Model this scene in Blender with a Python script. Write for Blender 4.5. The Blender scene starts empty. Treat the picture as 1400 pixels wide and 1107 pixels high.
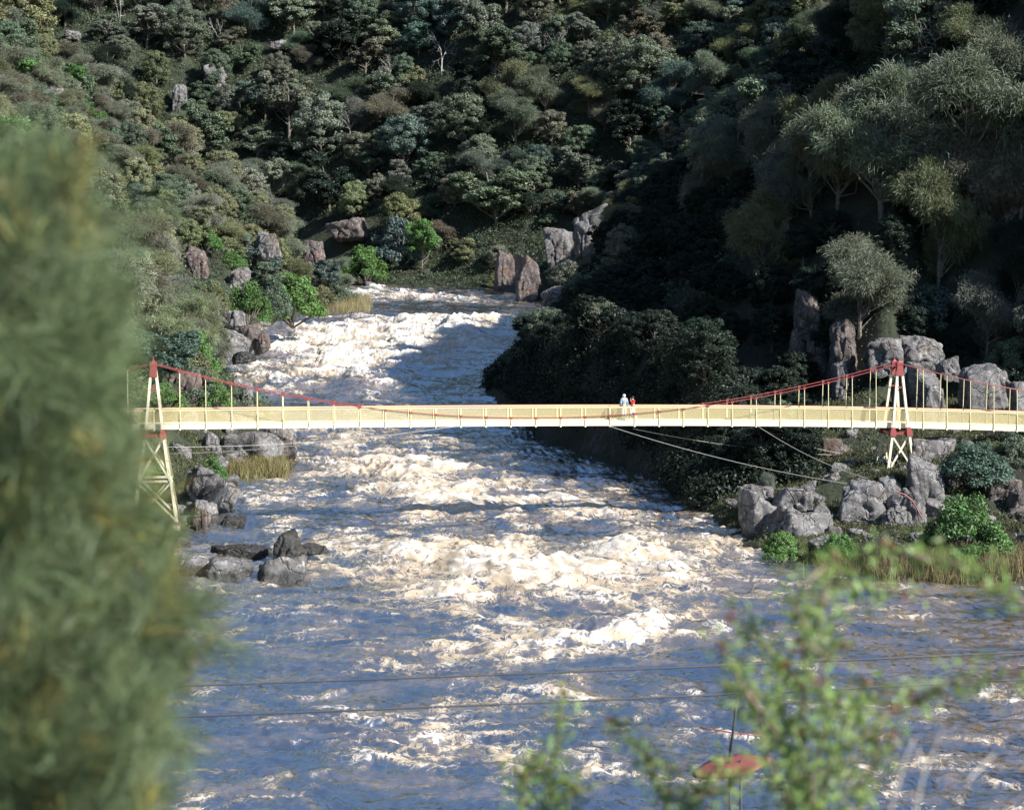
import bpy, bmesh, math, random
import numpy as np
from mathutils import Vector, Matrix

random.seed(7)
rng = np.random.default_rng(7)
scene = bpy.context.scene
COL = scene.collection
D = bpy.data

# ------------------------------------------------------------------ camera numbers
F, CX, CY = 3000.0, 700.0, 553.5
CAMZ = 22.0
PITCH = math.atan(269.5 / F)
FW = np.array([0, math.cos(PITCH), -math.sin(PITCH)])
UP = np.array([0, math.sin(PITCH), math.cos(PITCH)])


def ray(px, py):
    return FW + np.array([1.0, 0, 0]) * ((px - CX) / F) - UP * ((py - CY) / F)


def at(px, py, Y):
    d = ray(px, py)
    p = d * (Y / d[1])
    return np.array([p[0], Y, CAMZ + p[2]])


def proj(P):
    v = np.asarray(P, float) - np.array([0, 0, CAMZ])
    dep = v @ FW
    return CX + F * v[..., 0] / dep, CY - F * (v @ UP) / dep


def sstep(a, b, x):
    t = np.clip((x - a) / (b - a), 0, 1)
    return t * t * (3 - 2 * t)


# ------------------------------------------------------------------ noise
def _h(ix, iy, iz, seed):
    h = (ix.astype(np.int64) * 374761393 + iy.astype(np.int64) * 668265263 + iz.astype(np.int64) * 2147483647 + seed * 974634533) & 0xFFFFFFFF
    h = ((h ^ (h >> 13)) * 1274126177) & 0xFFFFFFFF
    h = ((h ^ (h >> 16)) * 2246822519) & 0xFFFFFFFF
    return (h ^ (h >> 15)) & 0xFFFFFFFF


def perlin2(x, y, seed=0):
    ix, iy = np.floor(x), np.floor(y)
    fx, fy = x - ix, y - iy
    u = fx * fx * fx * (fx * (fx * 6 - 15) + 10)
    v = fy * fy * fy * (fy * (fy * 6 - 15) + 10)
    z = np.zeros_like(ix)

    def g(a, b):
        ang = _h(ix + a, iy + b, z, seed) * (2 * math.pi / 4294967296.0)
        return np.cos(ang) * (fx - a) + np.sin(ang) * (fy - b)
    a = g(0, 0) * (1 - u) + g(1, 0) * u
    b = g(0, 1) * (1 - u) + g(1, 1) * u
    return (a * (1 - v) + b * v) * 1.5


def vnoise3(p, seed=0):
    i = np.floor(p)
    f = p - i
    u = f * f * (3 - 2 * f)
    out = 0
    for a in (0, 1):
        for b in (0, 1):
            for c in (0, 1):
                w = (u[:, 0] if a else 1 - u[:, 0]) * (u[:, 1] if b else 1 - u[:, 1]) * (u[:, 2] if c else 1 - u[:, 2])
                out = out + w * (_h(i[:, 0] + a, i[:, 1] + b, i[:, 2] + c, seed) / 2147483648.0 - 1)
    return out


def fbm2(x, y, seed=0, o=4, g=0.5):
    s, a = 0, 1.0
    for k in range(o):
        s = s + a * perlin2(x * 2 ** k + 17.3 * k, y * 2 ** k - 9.1 * k, seed + k)
        a *= g
    return s


def fbm3(p, seed=0, o=4, g=0.5):
    s, a = 0, 1.0
    for k in range(o):
        s = s + a * vnoise3(p * 2 ** k + 7.7 * k, seed + k)
        a *= g
    return s


# ------------------------------------------------------------------ mesh helpers
def raw_mesh(name, V, Fq, smooth=False):
    V = np.asarray(V, np.float32)
    Fq = np.asarray(Fq, np.int32)
    k = Fq.shape[1]
    me = D.meshes.new(name)
    me.vertices.add(len(V))
    me.vertices.foreach_set('co', V.ravel())
    me.loops.add(Fq.size)
    me.loops.foreach_set('vertex_index', Fq.ravel())
    me.polygons.add(len(Fq))
    me.polygons.foreach_set('loop_start', np.arange(0, Fq.size, k, dtype=np.int32))
    if smooth:
        me.polygons.foreach_set('use_smooth', np.ones(len(Fq), bool))
    me.update(calc_edges=True)
    return me


def link(name, me, mat=None, parent=None):
    o = D.objects.new(name, me)
    COL.objects.link(o)
    if mat is not None and me is not None:
        if not me.materials:
            me.materials.append(mat)
    if parent is not None:
        o.parent = parent
    return o


def tag(o, label=None, cat=None, group=None, kind=None):
    if label:
        o['label'] = label
    if cat:
        o['category'] = cat
    if group:
        o['group'] = group
    if kind:
        o['kind'] = kind
    return o


def thing(name, label, cat, loc=(0, 0, 0), group=None, rz=0.0):
    o = D.objects.new(name, None)
    o.empty_display_size = 0.3
    COL.objects.link(o)
    o.location = [float(c) for c in loc]
    o.rotation_euler = (0, 0, rz)
    return tag(o, label, cat, group)


class MB:
    """collects boxes, bars and tubes into one mesh (tri / quad lists kept as polygons)"""

    def __init__(s):
        s.v = []
        s.f = []

    def add(s, v, f):
        n = len(s.v)
        s.v += [tuple(map(float, p)) for p in v]
        s.f += [tuple(i + n for i in q) for q in f]

    def tube(s, pts, rad, n=6, cap=True):
        pts = [np.asarray(p, float) for p in pts]
        if not hasattr(rad, '__len__'):
            rad = [rad] * len(pts)
        rings = []
        for i, p in enumerate(pts):
            t = pts[min(i + 1, len(pts) - 1)] - pts[max(i - 1, 0)]
            t = t / (np.linalg.norm(t) + 1e-9)
            a = np.array([0, 0, 1.0]) if abs(t[2]) < 0.9 else np.array([1.0, 0, 0])
            u = np.cross(t, a)
            u /= np.linalg.norm(u)
            w = np.cross(t, u)
            rings.append([p + rad[i] * (u * math.cos(2 * math.pi * k / n) + w * math.sin(2 * math.pi * k / n)) for k in range(n)])
        v = [q for r in rings for q in r]
        f = []
        for i in range(len(rings) - 1):
            for k in range(n):
                f.append((i * n + k, i * n + (k + 1) % n, (i + 1) * n + (k + 1) % n, (i + 1) * n + k))
        if cap:
            f.append(tuple(range(n))[::-1])
            f.append(tuple((len(rings) - 1) * n + k for k in range(n)))
        s.add(v, f)

    def bar(s, a, b, w, h, up=(0, 0, 1)):
        """rectangular bar from a to b, w across, h along up"""
        a = np.asarray(a, float)
        b = np.asarray(b, float)
        t = (b - a) / np.linalg.norm(b - a)
        up = np.asarray(up, float)
        sd = np.cross(t, up)
        if np.linalg.norm(sd) < 1e-4:
            sd = np.cross(t, np.array([0, 1.0, 0]))
        sd /= np.linalg.norm(sd)
        u = np.cross(sd, t)
        v = []
        for p in (a, b):
            for sx, sz in ((-1, -1), (1, -1), (1, 1), (-1, 1)):
                v.append(p + sd * sx * w / 2 + u * sz * h / 2)
        s.add(v, [(3, 2, 1, 0), (4, 5, 6, 7), (0, 1, 5, 4), (1, 2, 6, 5), (2, 3, 7, 6), (3, 0, 4, 7)])

    def mesh(s, name, smooth=False):
        me = D.meshes.new(name)
        me.from_pydata(s.v, [], s.f)
        if smooth:
            me.polygons.foreach_set('use_smooth', np.ones(len(me.polygons), bool))
        me.update()
        return me

    def build(s, name, mat, parent=None, smooth=False):
        return link(name, s.mesh(name, smooth), mat, parent)


# ------------------------------------------------------------------ materials
class NT:
    def __init__(s, name):
        s.m = D.materials.new(name)
        s.m.use_nodes = True
        s.t = s.m.node_tree
        s.t.nodes.clear()
        s.out = s.t.nodes.new('ShaderNodeOutputMaterial')

    def n(s, typ, **kw):
        nd = s.t.nodes.new('ShaderNode' + typ)
        for k, v in kw.items():
            if k == 'inp':
                for a, b in v.items():
                    if isinstance(b, bpy.types.NodeSocket):
                        s.t.links.new(b, nd.inputs[a])
                    else:
                        nd.inputs[a].default_value = b
            else:
                setattr(nd, k, v)
        return nd

    def math(s, op, a, b=0.0, c=None, clamp=False):
        d = {0: a, 1: b}
        if c is not None:
            d[2] = c
        return s.n('Math', operation=op, use_clamp=clamp, inp=d).outputs[0]

    def mix(s, fac, a, b, blend='MIX'):
        nd = s.n('MixRGB', blend_type=blend, inp={0: fac, 1: a, 2: b})
        return nd.outputs[0]

    def ramp(s, fac, lo, hi):
        return s.n('MapRange', interpolation_type='SMOOTHSTEP', inp={0: fac, 1: lo, 2: hi, 3: 0.0, 4: 1.0}).outputs[0]

    def noise(s, vec, scale, detail=4, rough=0.55, dist=0.0):
        return s.n('TexNoise', inp={'Vector': vec, 'Scale': scale, 'Detail': detail, 'Roughness': rough, 'Distortion': dist}).outputs[0]

    def done(s, shader):
        s.t.links.new(shader, s.out.inputs[0])
        return s.m


def rgb(r, g, b):
    return (r, g, b, 1.0)


def mat_leaf(name, transl=0.22, spread=0.5, scale=0.35):
    k = NT(name)
    oi = k.n('ObjectInfo')
    geo = k.n('NewGeometry')
    tc = k.n('TexCoord')
    nz = k.noise(tc.outputs['Object'], scale, 3)
    v = k.math('MULTIPLY_ADD', geo.outputs['Random Per Island'], spread, 1.0 - spread / 2)
    v2 = k.math('MULTIPLY', v, k.n('MapRange', inp={0: nz, 1: 0.3, 2: 0.7, 3: 0.72, 4: 1.28}).outputs[0])
    hs = k.n('HueSaturation', inp={'Hue': k.math('MULTIPLY_ADD', geo.outputs['Random Per Island'], 0.05, 0.475), 'Saturation': 1.0, 'Value': v2, 'Fac': 1.0, 'Color': oi.outputs['Color']})
    a = k.n('BsdfDiffuse', inp={'Color': hs.outputs[0]})
    b = k.n('BsdfTranslucent', inp={'Color': hs.outputs[0]})
    c = k.n('MixShader', inp={0: transl, 1: a.outputs[0], 2: b.outputs[0]})
    g = k.n('BsdfGlossy', inp={'Color': rgb(.8, .85, .9), 'Roughness': 0.5})
    d = k.n('MixShader', inp={0: 0.025, 1: c.outputs[0], 2: g.outputs[0]})
    return k.done(d.outputs[0])


def mat_bark(name, c1, c2):
    k = NT(name)
    tc = k.n('TexCoord')
    nz = k.noise(tc.outputs['Object'], 3.0, 5)
    col = k.mix(k.ramp(nz, .35, .65), c1, c2)
    bs = k.n('BsdfPrincipled', inp={'Base Color': col, 'Roughness': 0.9})
    return k.done(bs.outputs[0])


def mat_rock(name, base, dark, lichen, rust, wet=0.0):
    k = NT(name)
    tc = k.n('TexCoord')
    oi = k.n('ObjectInfo')
    pos = k.n('VectorMath', operation='ADD', inp={0: k.n('NewGeometry').outputs['Position'], 1: k.n('CombineXYZ', inp={0: k.math('MULTIPLY', oi.outputs['Random'], 37.0)}).outputs[0]}).outputs[0]
    n1 = k.noise(pos, 0.7, 8, .6)
    n2 = k.noise(pos, 2.3, 8, .65)
    n3 = k.noise(pos, 0.35, 5, .6, 0.5)
    col = k.mix(k.ramp(n1, .35, .68), dark, base)
    col = k.mix(k.math('MULTIPLY', k.ramp(n3, .5, .68), 0.75), col, rust)
    col = k.mix(k.math('MULTIPLY', k.ramp(n2, .54, .64), 0.8), col, lichen)
    vo = k.n('TexVoronoi', feature='DISTANCE_TO_EDGE', inp={'Vector': k.n('VectorMath', operation='ADD', inp={0: pos, 1: k.n('TexNoise', inp={'Vector': pos, 'Scale': 0.9, 'Detail': 6.0}).outputs['Color']}).outputs[0], 'Scale': 0.55})
    crack = k.ramp(vo.outputs['Distance'], 0.0, 0.035)
    col = k.mix(k.math('MULTIPLY', k.math('MULTIPLY_ADD', crack, -0.55, 0.55), k.ramp(n3, .4, .6)), col, rgb(.03, .028, .025))
    n4 = k.noise(pos, 7.0, 7, .75)
    col = k.mix(k.math('MULTIPLY', k.ramp(n4, .5, .62), .5), col, dark)
    col = k.mix(k.math('MULTIPLY', k.ramp(k.noise(pos, 13.0, 5, .7), .56, .64), .55), col, lichen)
    sp = k.n('SeparateXYZ', inp={0: k.n('NewGeometry').outputs['Position']})
    lvl = k.math('MAXIMUM', k.math('MULTIPLY', k.math('SUBTRACT', sp.outputs[1], 100.0), .0163), 0.0)
    damp = k.math('SUBTRACT', 1.0, k.ramp(k.math('ADD', k.math('SUBTRACT', sp.outputs[2], lvl), k.math('MULTIPLY', n1, -.6)), .15, .6))
    col = k.mix(k.math('MULTIPLY', damp, .75), col, rgb(.022, .02, .017))
    hgt = k.math('ADD', k.math('MULTIPLY', n2, 0.5), k.math('MULTIPLY', crack, 0.4))
    hgt = k.math('ADD', hgt, k.math('MULTIPLY', k.noise(pos, 9.0, 5, .7), 0.25))
    bp = k.n('Bump', inp={'Strength': 1.0, 'Distance': 0.35, 'Height': hgt})
    bs = k.n('BsdfPrincipled', inp={'Base Color': col, 'Roughness': 0.9 - wet, 'Normal': bp.outputs[0]})
    return k.done(bs.outputs[0])


def mat_paint(name, col, rough=0.5, wear=None, amt=0.3):
    k = NT(name)
    geo = k.n('NewGeometry')
    n1 = k.noise(geo.outputs['Position'], 1.7, 6, .65)
    c = k.mix(k.math('MULTIPLY', k.ramp(n1, .48, .72), amt), col, wear or tuple(x * .55 for x in col[:3]) + (1,))
    bs = k.n('BsdfPrincipled', inp={'Base Color': c, 'Roughness': rough})
    return k.done(bs.outputs[0])


M = {}
M['sheoak'] = mat_leaf('she_oak_needles', .2, .55, .45)
M['gum'] = mat_leaf('gum_leaves', .2, .5, .35)
M['shrub'] = mat_leaf('shrub_leaves', .25, .5, .8)
M['under'] = mat_leaf('undergrowth_leaves', .2, .7, .12)
M['reed'] = mat_leaf('reed_blades', .25, .7, .5)
M['fore'] = mat_leaf('near_leaves', .3, .6, 2.0)
M['bark'] = mat_bark('grey_bark', rgb(.10, .085, .07), rgb(.2, .18, .15))
M['palebark'] = mat_bark('pale_bark', rgb(.34, .31, .28), rgb(.55, .52, .48))
M['twig'] = mat_bark('twig_bark', rgb(.16, .13, .09), rgb(.25, .2, .14))
M['rock'] = mat_rock('lichen_rock', rgb(.215, .21, .21), rgb(.09, .085, .085), rgb(.38, .37, .355), rgb(.16, .12, .09))
M['rockbrown'] = mat_rock('brown_rock', rgb(.16, .13, .12), rgb(.075, .06, .055), rgb(.26, .25, .23), rgb(.17, .095, .06))
M['rockfar'] = mat_rock('cliff_rock', rgb(.15, .12, .118), rgb(.07, .055, .052), rgb(.32, .31, .28), rgb(.14, .075, .055))
M['rockwet'] = mat_rock('wet_rock', rgb(.045, .043, .04), rgb(.02, .02, .02), rgb(.075, .075, .07), rgb(.04, .03, .02), .55)
M['cream'] = mat_paint('cream_paint', rgb(.76, .68, .40), .45, rgb(.56, .48, .28), .35)
M['creamlight'] = mat_paint('pale_cream_paint', rgb(.80, .745, .55), .45, rgb(.55, .47, .3), .4)
M['red'] = mat_paint('red_paint', rgb(.26, .05, .048), .55, rgb(.17, .055, .05), .6)
M['wire'] = mat_paint('guy_wire', rgb(.42, .40, .36), .5)
M['cable'] = mat_paint('dark_cable', rgb(.05, .05, .055), .6)
M['concrete'] = mat_paint('footing_concrete', rgb(.35, .33, .29), .9)


def mat_meshwire():
    k = NT('cream_wire_mesh')
    tc = k.n('TexCoord')
    sep = k.n('SeparateXYZ', inp={0: tc.outputs['Object']})
    P = 0.014
    fx = k.math('ABSOLUTE', k.math('SUBTRACT', k.math('FRACT', k.math('DIVIDE', k.math('ADD', sep.outputs[0], sep.outputs[2]), P)), .5))
    fz = k.math('ABSOLUTE', k.math('SUBTRACT', k.math('FRACT', k.math('DIVIDE', k.math('SUBTRACT', sep.outputs[0], sep.outputs[2]), P)), .5))
    m = k.math('MULTIPLY_ADD', k.math('MAXIMUM', fx, fz), .12, .27)
    bs = k.n('BsdfPrincipled', inp={'Base Color': rgb(.70, .60, .33), 'Roughness': .5})
    tr = k.n('BsdfTransparent')
    mx = k.n('MixShader', inp={0: m, 1: tr.outputs[0], 2: bs.outputs[0]})
    return k.done(mx.outputs[0])


M['mesh'] = mat_meshwire()


def mat_ground():
    k = NT('leaf_litter_and_stone')
    geo = k.n('NewGeometry')
    pos = geo.outputs['Position']
    n1 = k.noise(pos, .25, 8, .6)
    n2 = k.noise(pos, 1.6, 6, .65)
    col = k.mix(k.ramp(n1, .4, .62), rgb(.018, .021, .012), rgb(.032, .040, .021))
    col = k.mix(k.math('MULTIPLY', k.ramp(n2, .45, .7), .6), col, rgb(.03, .045, .02))
    nz = k.n('SeparateXYZ', inp={0: geo.outputs['Normal']}).outputs[2]
    st = k.math('MULTIPLY', k.math('SUBTRACT', 1.0, k.ramp(nz, .45, .68)), k.ramp(n1, .42, .58))
    col = k.mix(st, col, k.mix(k.ramp(n2, .4, .65), rgb(.03, .028, .026), rgb(.085, .08, .075)))
    bp = k.n('Bump', inp={'Strength': .8, 'Distance': .4, 'Height': n2})
    bs = k.n('BsdfPrincipled', inp={'Base Color': col, 'Roughness': .95, 'Normal': bp.outputs[0]})
    return k.done(bs.outputs[0])


M['ground'] = mat_ground()


def mat_water():
    k = NT('river_water')
    geo = k.n('NewGeometry')
    pos = geo.outputs['Position']
    cov = k.n('Attribute', attribute_name='foam').outputs['Fac']
    tan = k.n('Attribute', attribute_name='tan').outputs['Fac']
    crest = k.n('Attribute', attribute_name='crest').outputs['Fac']
    st = k.n('VectorMath', operation='MULTIPLY', inp={0: pos, 1: (1.0, .72, 1.0)}).outputs[0]
    nA = k.noise(st, 1.15, 10, .66, 1.3)
    nB = k.noise(st, 5.0, 8, .74, .6)
    nC = k.noise(pos, 1.1, 6, .6, .4)
    lace = k.math('MULTIPLY', k.math('ABSOLUTE', k.math('SUBTRACT', nA, .5)), 4.6)
    fine = k.math('MULTIPLY_ADD', k.math('ABSOLUTE', k.math('SUBTRACT', nB, .5)), 3.4, 0.0)
    n_ = k.math('ADD', k.math('MULTIPLY', lace, .62), k.math('MULTIPLY', fine, .42))
    dlt = k.math('SUBTRACT', cov, n_)
    ff = k.ramp(dlt, -.10, .20)
    film = k.math('MULTIPLY', k.ramp(dlt, -.26, .05), .24)
    tt = k.ramp(k.math('ADD', tan, k.math('MULTIPLY', k.math('SUBTRACT', nC, .5), 1.0)),   .12, .70)
    body = k.mix(tt, rgb(.058, .055, .054), rgb(.27, .185, .095))
    wh = k.math('ADD', k.math('MULTIPLY', crest, .55), k.math('MULTIPLY', k.math('SUBTRACT', nC, .5), 1.6))
    wh = k.math('ADD', wh, k.math('MULTIPLY', k.math('SUBTRACT', nB, .5), 1.3))
    fc = k.mix(k.ramp(wh, -.04, .58), rgb(.46, .37, .26), rgb(.70, .695, .675))
    body = k.mix(film, body, rgb(.40, .31, .21))
    col = k.mix(ff, body, fc)
    hgt = k.math('ADD', k.math('MULTIPLY', k.noise(pos, 1.3, 5, .5), .6), k.math('MULTIPLY', k.noise(pos, 5.0, 4, .6), .16))
    hgt = k.math('ADD', hgt, k.math('MULTIPLY', ff, .05))
    bp = k.n('Bump', inp={'Strength': k.math('MULTIPLY_ADD', ff, -.5, .9), 'Distance': .30, 'Height': hgt})
    df = k.n('BsdfDiffuse', inp={'Color': col, 'Normal': bp.outputs[0]})
    gl = k.n('BsdfGlossy', inp={'Color': rgb(.86, .95, 1), 'Roughness': .12, 'Normal': bp.outputs[0]})
    fr = k.n('Fresnel', inp={'IOR': 2.4, 'Normal': bp.outputs[0]})
    fac = k.math('MULTIPLY', k.math('MULTIPLY_ADD', fr.outputs[0], .46, .60), k.math('MULTIPLY_ADD', k.math('MAXIMUM', ff, k.math('MULTIPLY', film, .8)), -.9, 1.0), clamp=True)
    mx = k.n('MixShader', inp={0: fac, 1: df.outputs[0], 2: gl.outputs[0]})
    return k.done(mx.outputs[0])


M['water'] = mat_water()

# ------------------------------------------------------------------ river plan
_zy = np.array([-50, 100, 130, 150, 200, 260, 330, 400, 445, 700.])
_zz = np.array([0, 0, .6, 1.0, 1.6, 2.8, 4.2, 5.2, 5.6, 6.0])


def zw(Y):
    return np.interp(Y, _zy, _zz)


def on_water(px, py):
    Y = 150.0
    d = ray(px, py)
    for _ in range(60):
        Yn = (zw(Y) - CAMZ) / (d[2] / d[1])
        Y = 0.5 * Y + 0.5 * Yn
    return np.array([d[0] / d[1] * Y, Y])


left_px = [(130, 1107), (170, 950), (215, 850), (250, 775), (262, 735), (298, 690), (312, 660), (345, 640), (400, 612),
           (398, 590), (300, 507), (325, 472), (362, 447), (437, 426), (500, 416), (452, 404)]
right_px = [(1420, 802), (1190, 788), (1060, 770), (1010, 745), (950, 700), (868, 645), (748, 603), (692, 560),
            (652, 530), (700, 500), (728, 470), (742, 440), (748, 419)]
LS = [on_water(*p) for p in left_px]
RS = [on_water(*p) for p in right_px]
poly = [(-16, 66)] + [tuple(p) for p in LS] + [(-45, 418), (-62, 440), (-74, 456), (-58, 464), (-45, 456),
                                               (-33, 447), (-15, 441), (0, 434)]
poly += [tuple(p) for p in RS[::-1]] + [(40, 117), (60, 106), (120, 95), (170, 90), (170, 66)]
POLY = np.array(poly)
_ly = np.array([66] + [p[1] for p in LS] + [418, 460])
_lx = np.array([-16] + [p[0] for p in LS] + [-45, -70])
_ry = np.array([66, 90, 95, 106, 117] + [p[1] for p in RS] + [436, 441, 460])
_rx = np.array([170, 170, 120, 60, 40] + [p[0] for p in RS] + [0, -15, -40])


def shoreL(Y):
    o = np.argsort(_ly)
    return np.interp(Y, _ly[o], _lx[o])


def shoreR(Y):
    o = np.argsort(_ry)
    return np.interp(Y, _ry[o], _rx[o])


def sdist(X, Y):
    """signed distance to the river outline, positive on land"""
    X = np.asarray(X, float)
    Y = np.asarray(Y, float)
    best = np.full(X.shape, 1e18)
    ins = np.zeros(X.shape, bool)
    n = len(POLY)
    for i in range(n):
        ax, ay = POLY[i]
        bx, by = POLY[(i + 1) % n]
        ex, ey = bx - ax, by - ay
        t = np.clip(((X - ax) * ex + (Y - ay) * ey) / (ex * ex + ey * ey + 1e-9), 0, 1)
        best = np.minimum(best, (X - ax - t * ex) ** 2 + (Y - ay - t * ey) ** 2)
        if ay != by:
            c = ((ay > Y) != (by > Y)) & (X < (bx - ax) * (Y - ay) / (by - ay) + ax)
            ins ^= c
    d = np.sqrt(best)
    return np.where(ins, -d, d)


def smin(a, b, k):
    h = np.clip(.5 + .5 * (b - a) / k, 0, 1)
    return b * (1 - h) + a * h - k * h * (1 - h)


def ground(X, Y, detail=True):
    X = np.asarray(X, float)
    Y = np.asarray(Y, float)
    d = sdist(X, Y)
    dp = np.maximum(d, 0)
    base = zw(Y)
    mid = .5 * (shoreL(np.clip(Y, 66, 440)) + shoreR(np.clip(Y, 66, 430)))
    right = sstep(-4, 4, X - mid)
    back = sstep(425, 450, Y + .25 * (X + 20))
    # left: a low rocky shelf then a 40 degree slope
    hl = .55 * np.minimum(dp, 4) + .88 * np.maximum(dp - 4, 0)
    shelf = sstep(128, 136, Y) * sstep(156, 148, Y)
    hl = hl * (1 - shelf) + shelf * (.22 * np.minimum(dp, 6) + .8 * np.maximum(dp - 6, 0))
    hl = np.where(Y < 110, hl * (.35 + .65 * sstep(80, 110, Y)), hl)
    # right: a steep river face, then the slope that climbs away from the basin
    far = sstep(255, 310, Y)
    yl = np.interp(X, [19.8, 22.6, 36, 44, 66, 100, 200], [146, 171, 175, 167, 147, 126, 66])
    dpf = np.maximum(dp - 6 * sstep(168, 148, Y), 0)
    ste = 1.5 * sstep(228, 185, Y)
    kx = 2.2 - 1.25 * sstep(24, 36, X) + 1.6 * sstep(44, 54, X)  # last term raises a ridge out of view to shade the right slope
    cap = np.where(Y > yl, 3 + kx * (Y - yl), 3.0)
    spur = sstep(222, 240, Y) * (1 - far)
    brk = 13 - 5 * far - 4 * ste + 9 * sstep(225, 200, Y)
    hr = (1.35 - .5 * far + ste) * np.minimum(dpf, brk) + (1.02 - .48 * far - .1 * ste) * np.maximum(dpf - brk, 0)
    hs = .75 * np.minimum(dp, 7) + 1.35 * np.clip(dp - 7, 0, 9) + .75 * np.maximum(dp - 16, 0)
    hr = hr * (1 - spur) + hs * spur
    hr = smin(hr, cap, 2.5)
    lowb = sstep(149, 139, Y)
    bench = (.6 - .35 * lowb) * np.minimum(dp, 2.5) + (.17 - .13 * lowb) * np.maximum(dp - 2.5, 0)
    hr = bench + (np.maximum(hr, bench) - bench) * sstep(145, 150, Y)
    hb = .5 * np.minimum(dp, 4) + .84 * np.maximum(dp - 4, 0)
    h = hl * (1 - right) + hr * right
    h = h * (1 - back) + hb * back
    near = .31 * np.maximum(66 - Y, 0)
    h = np.where(Y < 66, near + 0 * h, h)
    z = base + h
    if detail:
        amp = sstep(1, 14, dp) * sstep(66, 100, Y) * (1 - .85 * right * sstep(185, 165, Y))
        z = z + amp * (2.6 * fbm2(X / 26, Y / 26, 3, 3) + .9 * fbm2(X / 6, Y / 6, 5, 4))
        z = z + sstep(0, 3, dp) * sstep(70, 90, Y) * .35 * fbm2(X / 2, Y / 2, 8, 3)
    # right hill and its unseen ridge are shaped to keep the slope shaded
    cc = .52 * X + .855 * Y
    ss = .855 * X - .52 * Y
    bb = np.interp(cc, [120, 142, 160, 176, 189, 208, 224, 235, 251, 272, 300, 340, 400], [30, 40, 48, 69, 87, 100, 108, 114, 121, 127, 140, 165, 220])
    thr = .2333 * Y + 3
    lid = bb + .717 * ss - 4.5 * (1 - sstep(thr, thr + 14, X)) * sstep(4, 14, X) * sstep(172, 192, cc)
    lidded = np.minimum(z, np.maximum(lid, base + .3 * dp))
    z = np.where((right > .5) & (Y > 140) & (Y < 425) & (dp > 2), z + (lidded - z) * sstep(2, 8, dp) * (1 - back), z)
    z = np.where(d < 0, base - np.minimum(2.5, -d * .7), z)
    return z


GX = np.arange(-190, 190.01, 1.0)
GY = np.arange(-12, 660.01, 1.0)
_X, _Y = np.meshgrid(GX, GY)
_Z = ground(_X, _Y)


def gz(x, y):
    fx = np.clip((np.asarray(x, float) - GX[0]), 0, len(GX) - 1.001)
    fy = np.clip((np.asarray(y, float) - GY[0]), 0, len(GY) - 1.001)
    ix = fx.astype(int)
    iy = fy.astype(int)
    u, v = fx - ix, fy - iy
    return (_Z[iy, ix] * (1 - u) + _Z[iy, ix + 1] * u) * (1 - v) + (_Z[iy + 1, ix] * (1 - u) + _Z[iy + 1, ix + 1] * u) * v


def hit(px, py, y0=100):
    d = ray(px, py)
    Ys = np.arange(y0, 650, .5)
    zs = CAMZ + d[2] / d[1] * Ys
    g = gz(d[0] / d[1] * Ys, Ys)
    k = np.argmax(g >= zs)
    Y = Ys[k] if g[k] >= zs[k] else 640
    return np.array([d[0] / d[1] * Y, Y, CAMZ + d[2] / d[1] * Y])


def by_top(px, py, H, y0=120):
    """root position of a tree of height H whose top shows at (px, py)"""
    d = ray(px, py)
    Ys = np.arange(y0, 650, .5)
    zs = CAMZ + d[2] / d[1] * Ys
    g = gz(d[0] / d[1] * Ys, Ys)
    k = np.argmax(g + H >= zs)
    Y = Ys[k]
    return np.array([d[0] / d[1] * Y, Y, zs[k] - H])


def grid_faces(nr, nc):
    a = (np.arange(nr - 1)[:, None] * nc + np.arange(nc - 1)[None]).ravel()
    return np.stack([a, a + 1, a + nc + 1, a + nc], 1)


ter = link('ground', raw_mesh('ground', np.stack([_X.ravel(), _Y.ravel(), _Z.ravel()], 1), grid_faces(len(GY), len(GX)), True), M['ground'])
tag(ter, kind='structure')

# ------------------------------------------------------------------ water
rows = [66.0]
while rows[-1] < 465:
    y = rows[-1]
    rows.append(y + float(np.clip(y * y / 70000., .13, .42)))
rows = np.array(rows)
NC = 560
lo = shoreL(np.minimum(rows, 460)) - 3
lo = np.where(rows > 404, np.minimum(lo, -48 - (rows - 404)), lo)
hi = np.minimum(shoreR(rows) + 3, rows * .34 + 8)
hi = np.maximum(hi, lo + 5)
hi = np.where(rows > 430, np.maximum(hi, 6), hi)
U = np.linspace(0, 1, NC)
WX = lo[:, None] + (hi - lo)[:, None] * U[None]
WY = np.repeat(rows[:, None], NC, 1)
WP = np.stack([WX, WY, zw(WY)], -1)
PX, PY = proj(WP.reshape(-1, 3))
PX = PX.reshape(WX.shape)
PY = PY.reshape(WX.shape)


def blob(cx, cy, sx, sy, a):
    return a * np.exp(-((PX - cx) / sx) ** 2 - ((PY - cy) / sy) ** 2)


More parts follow.
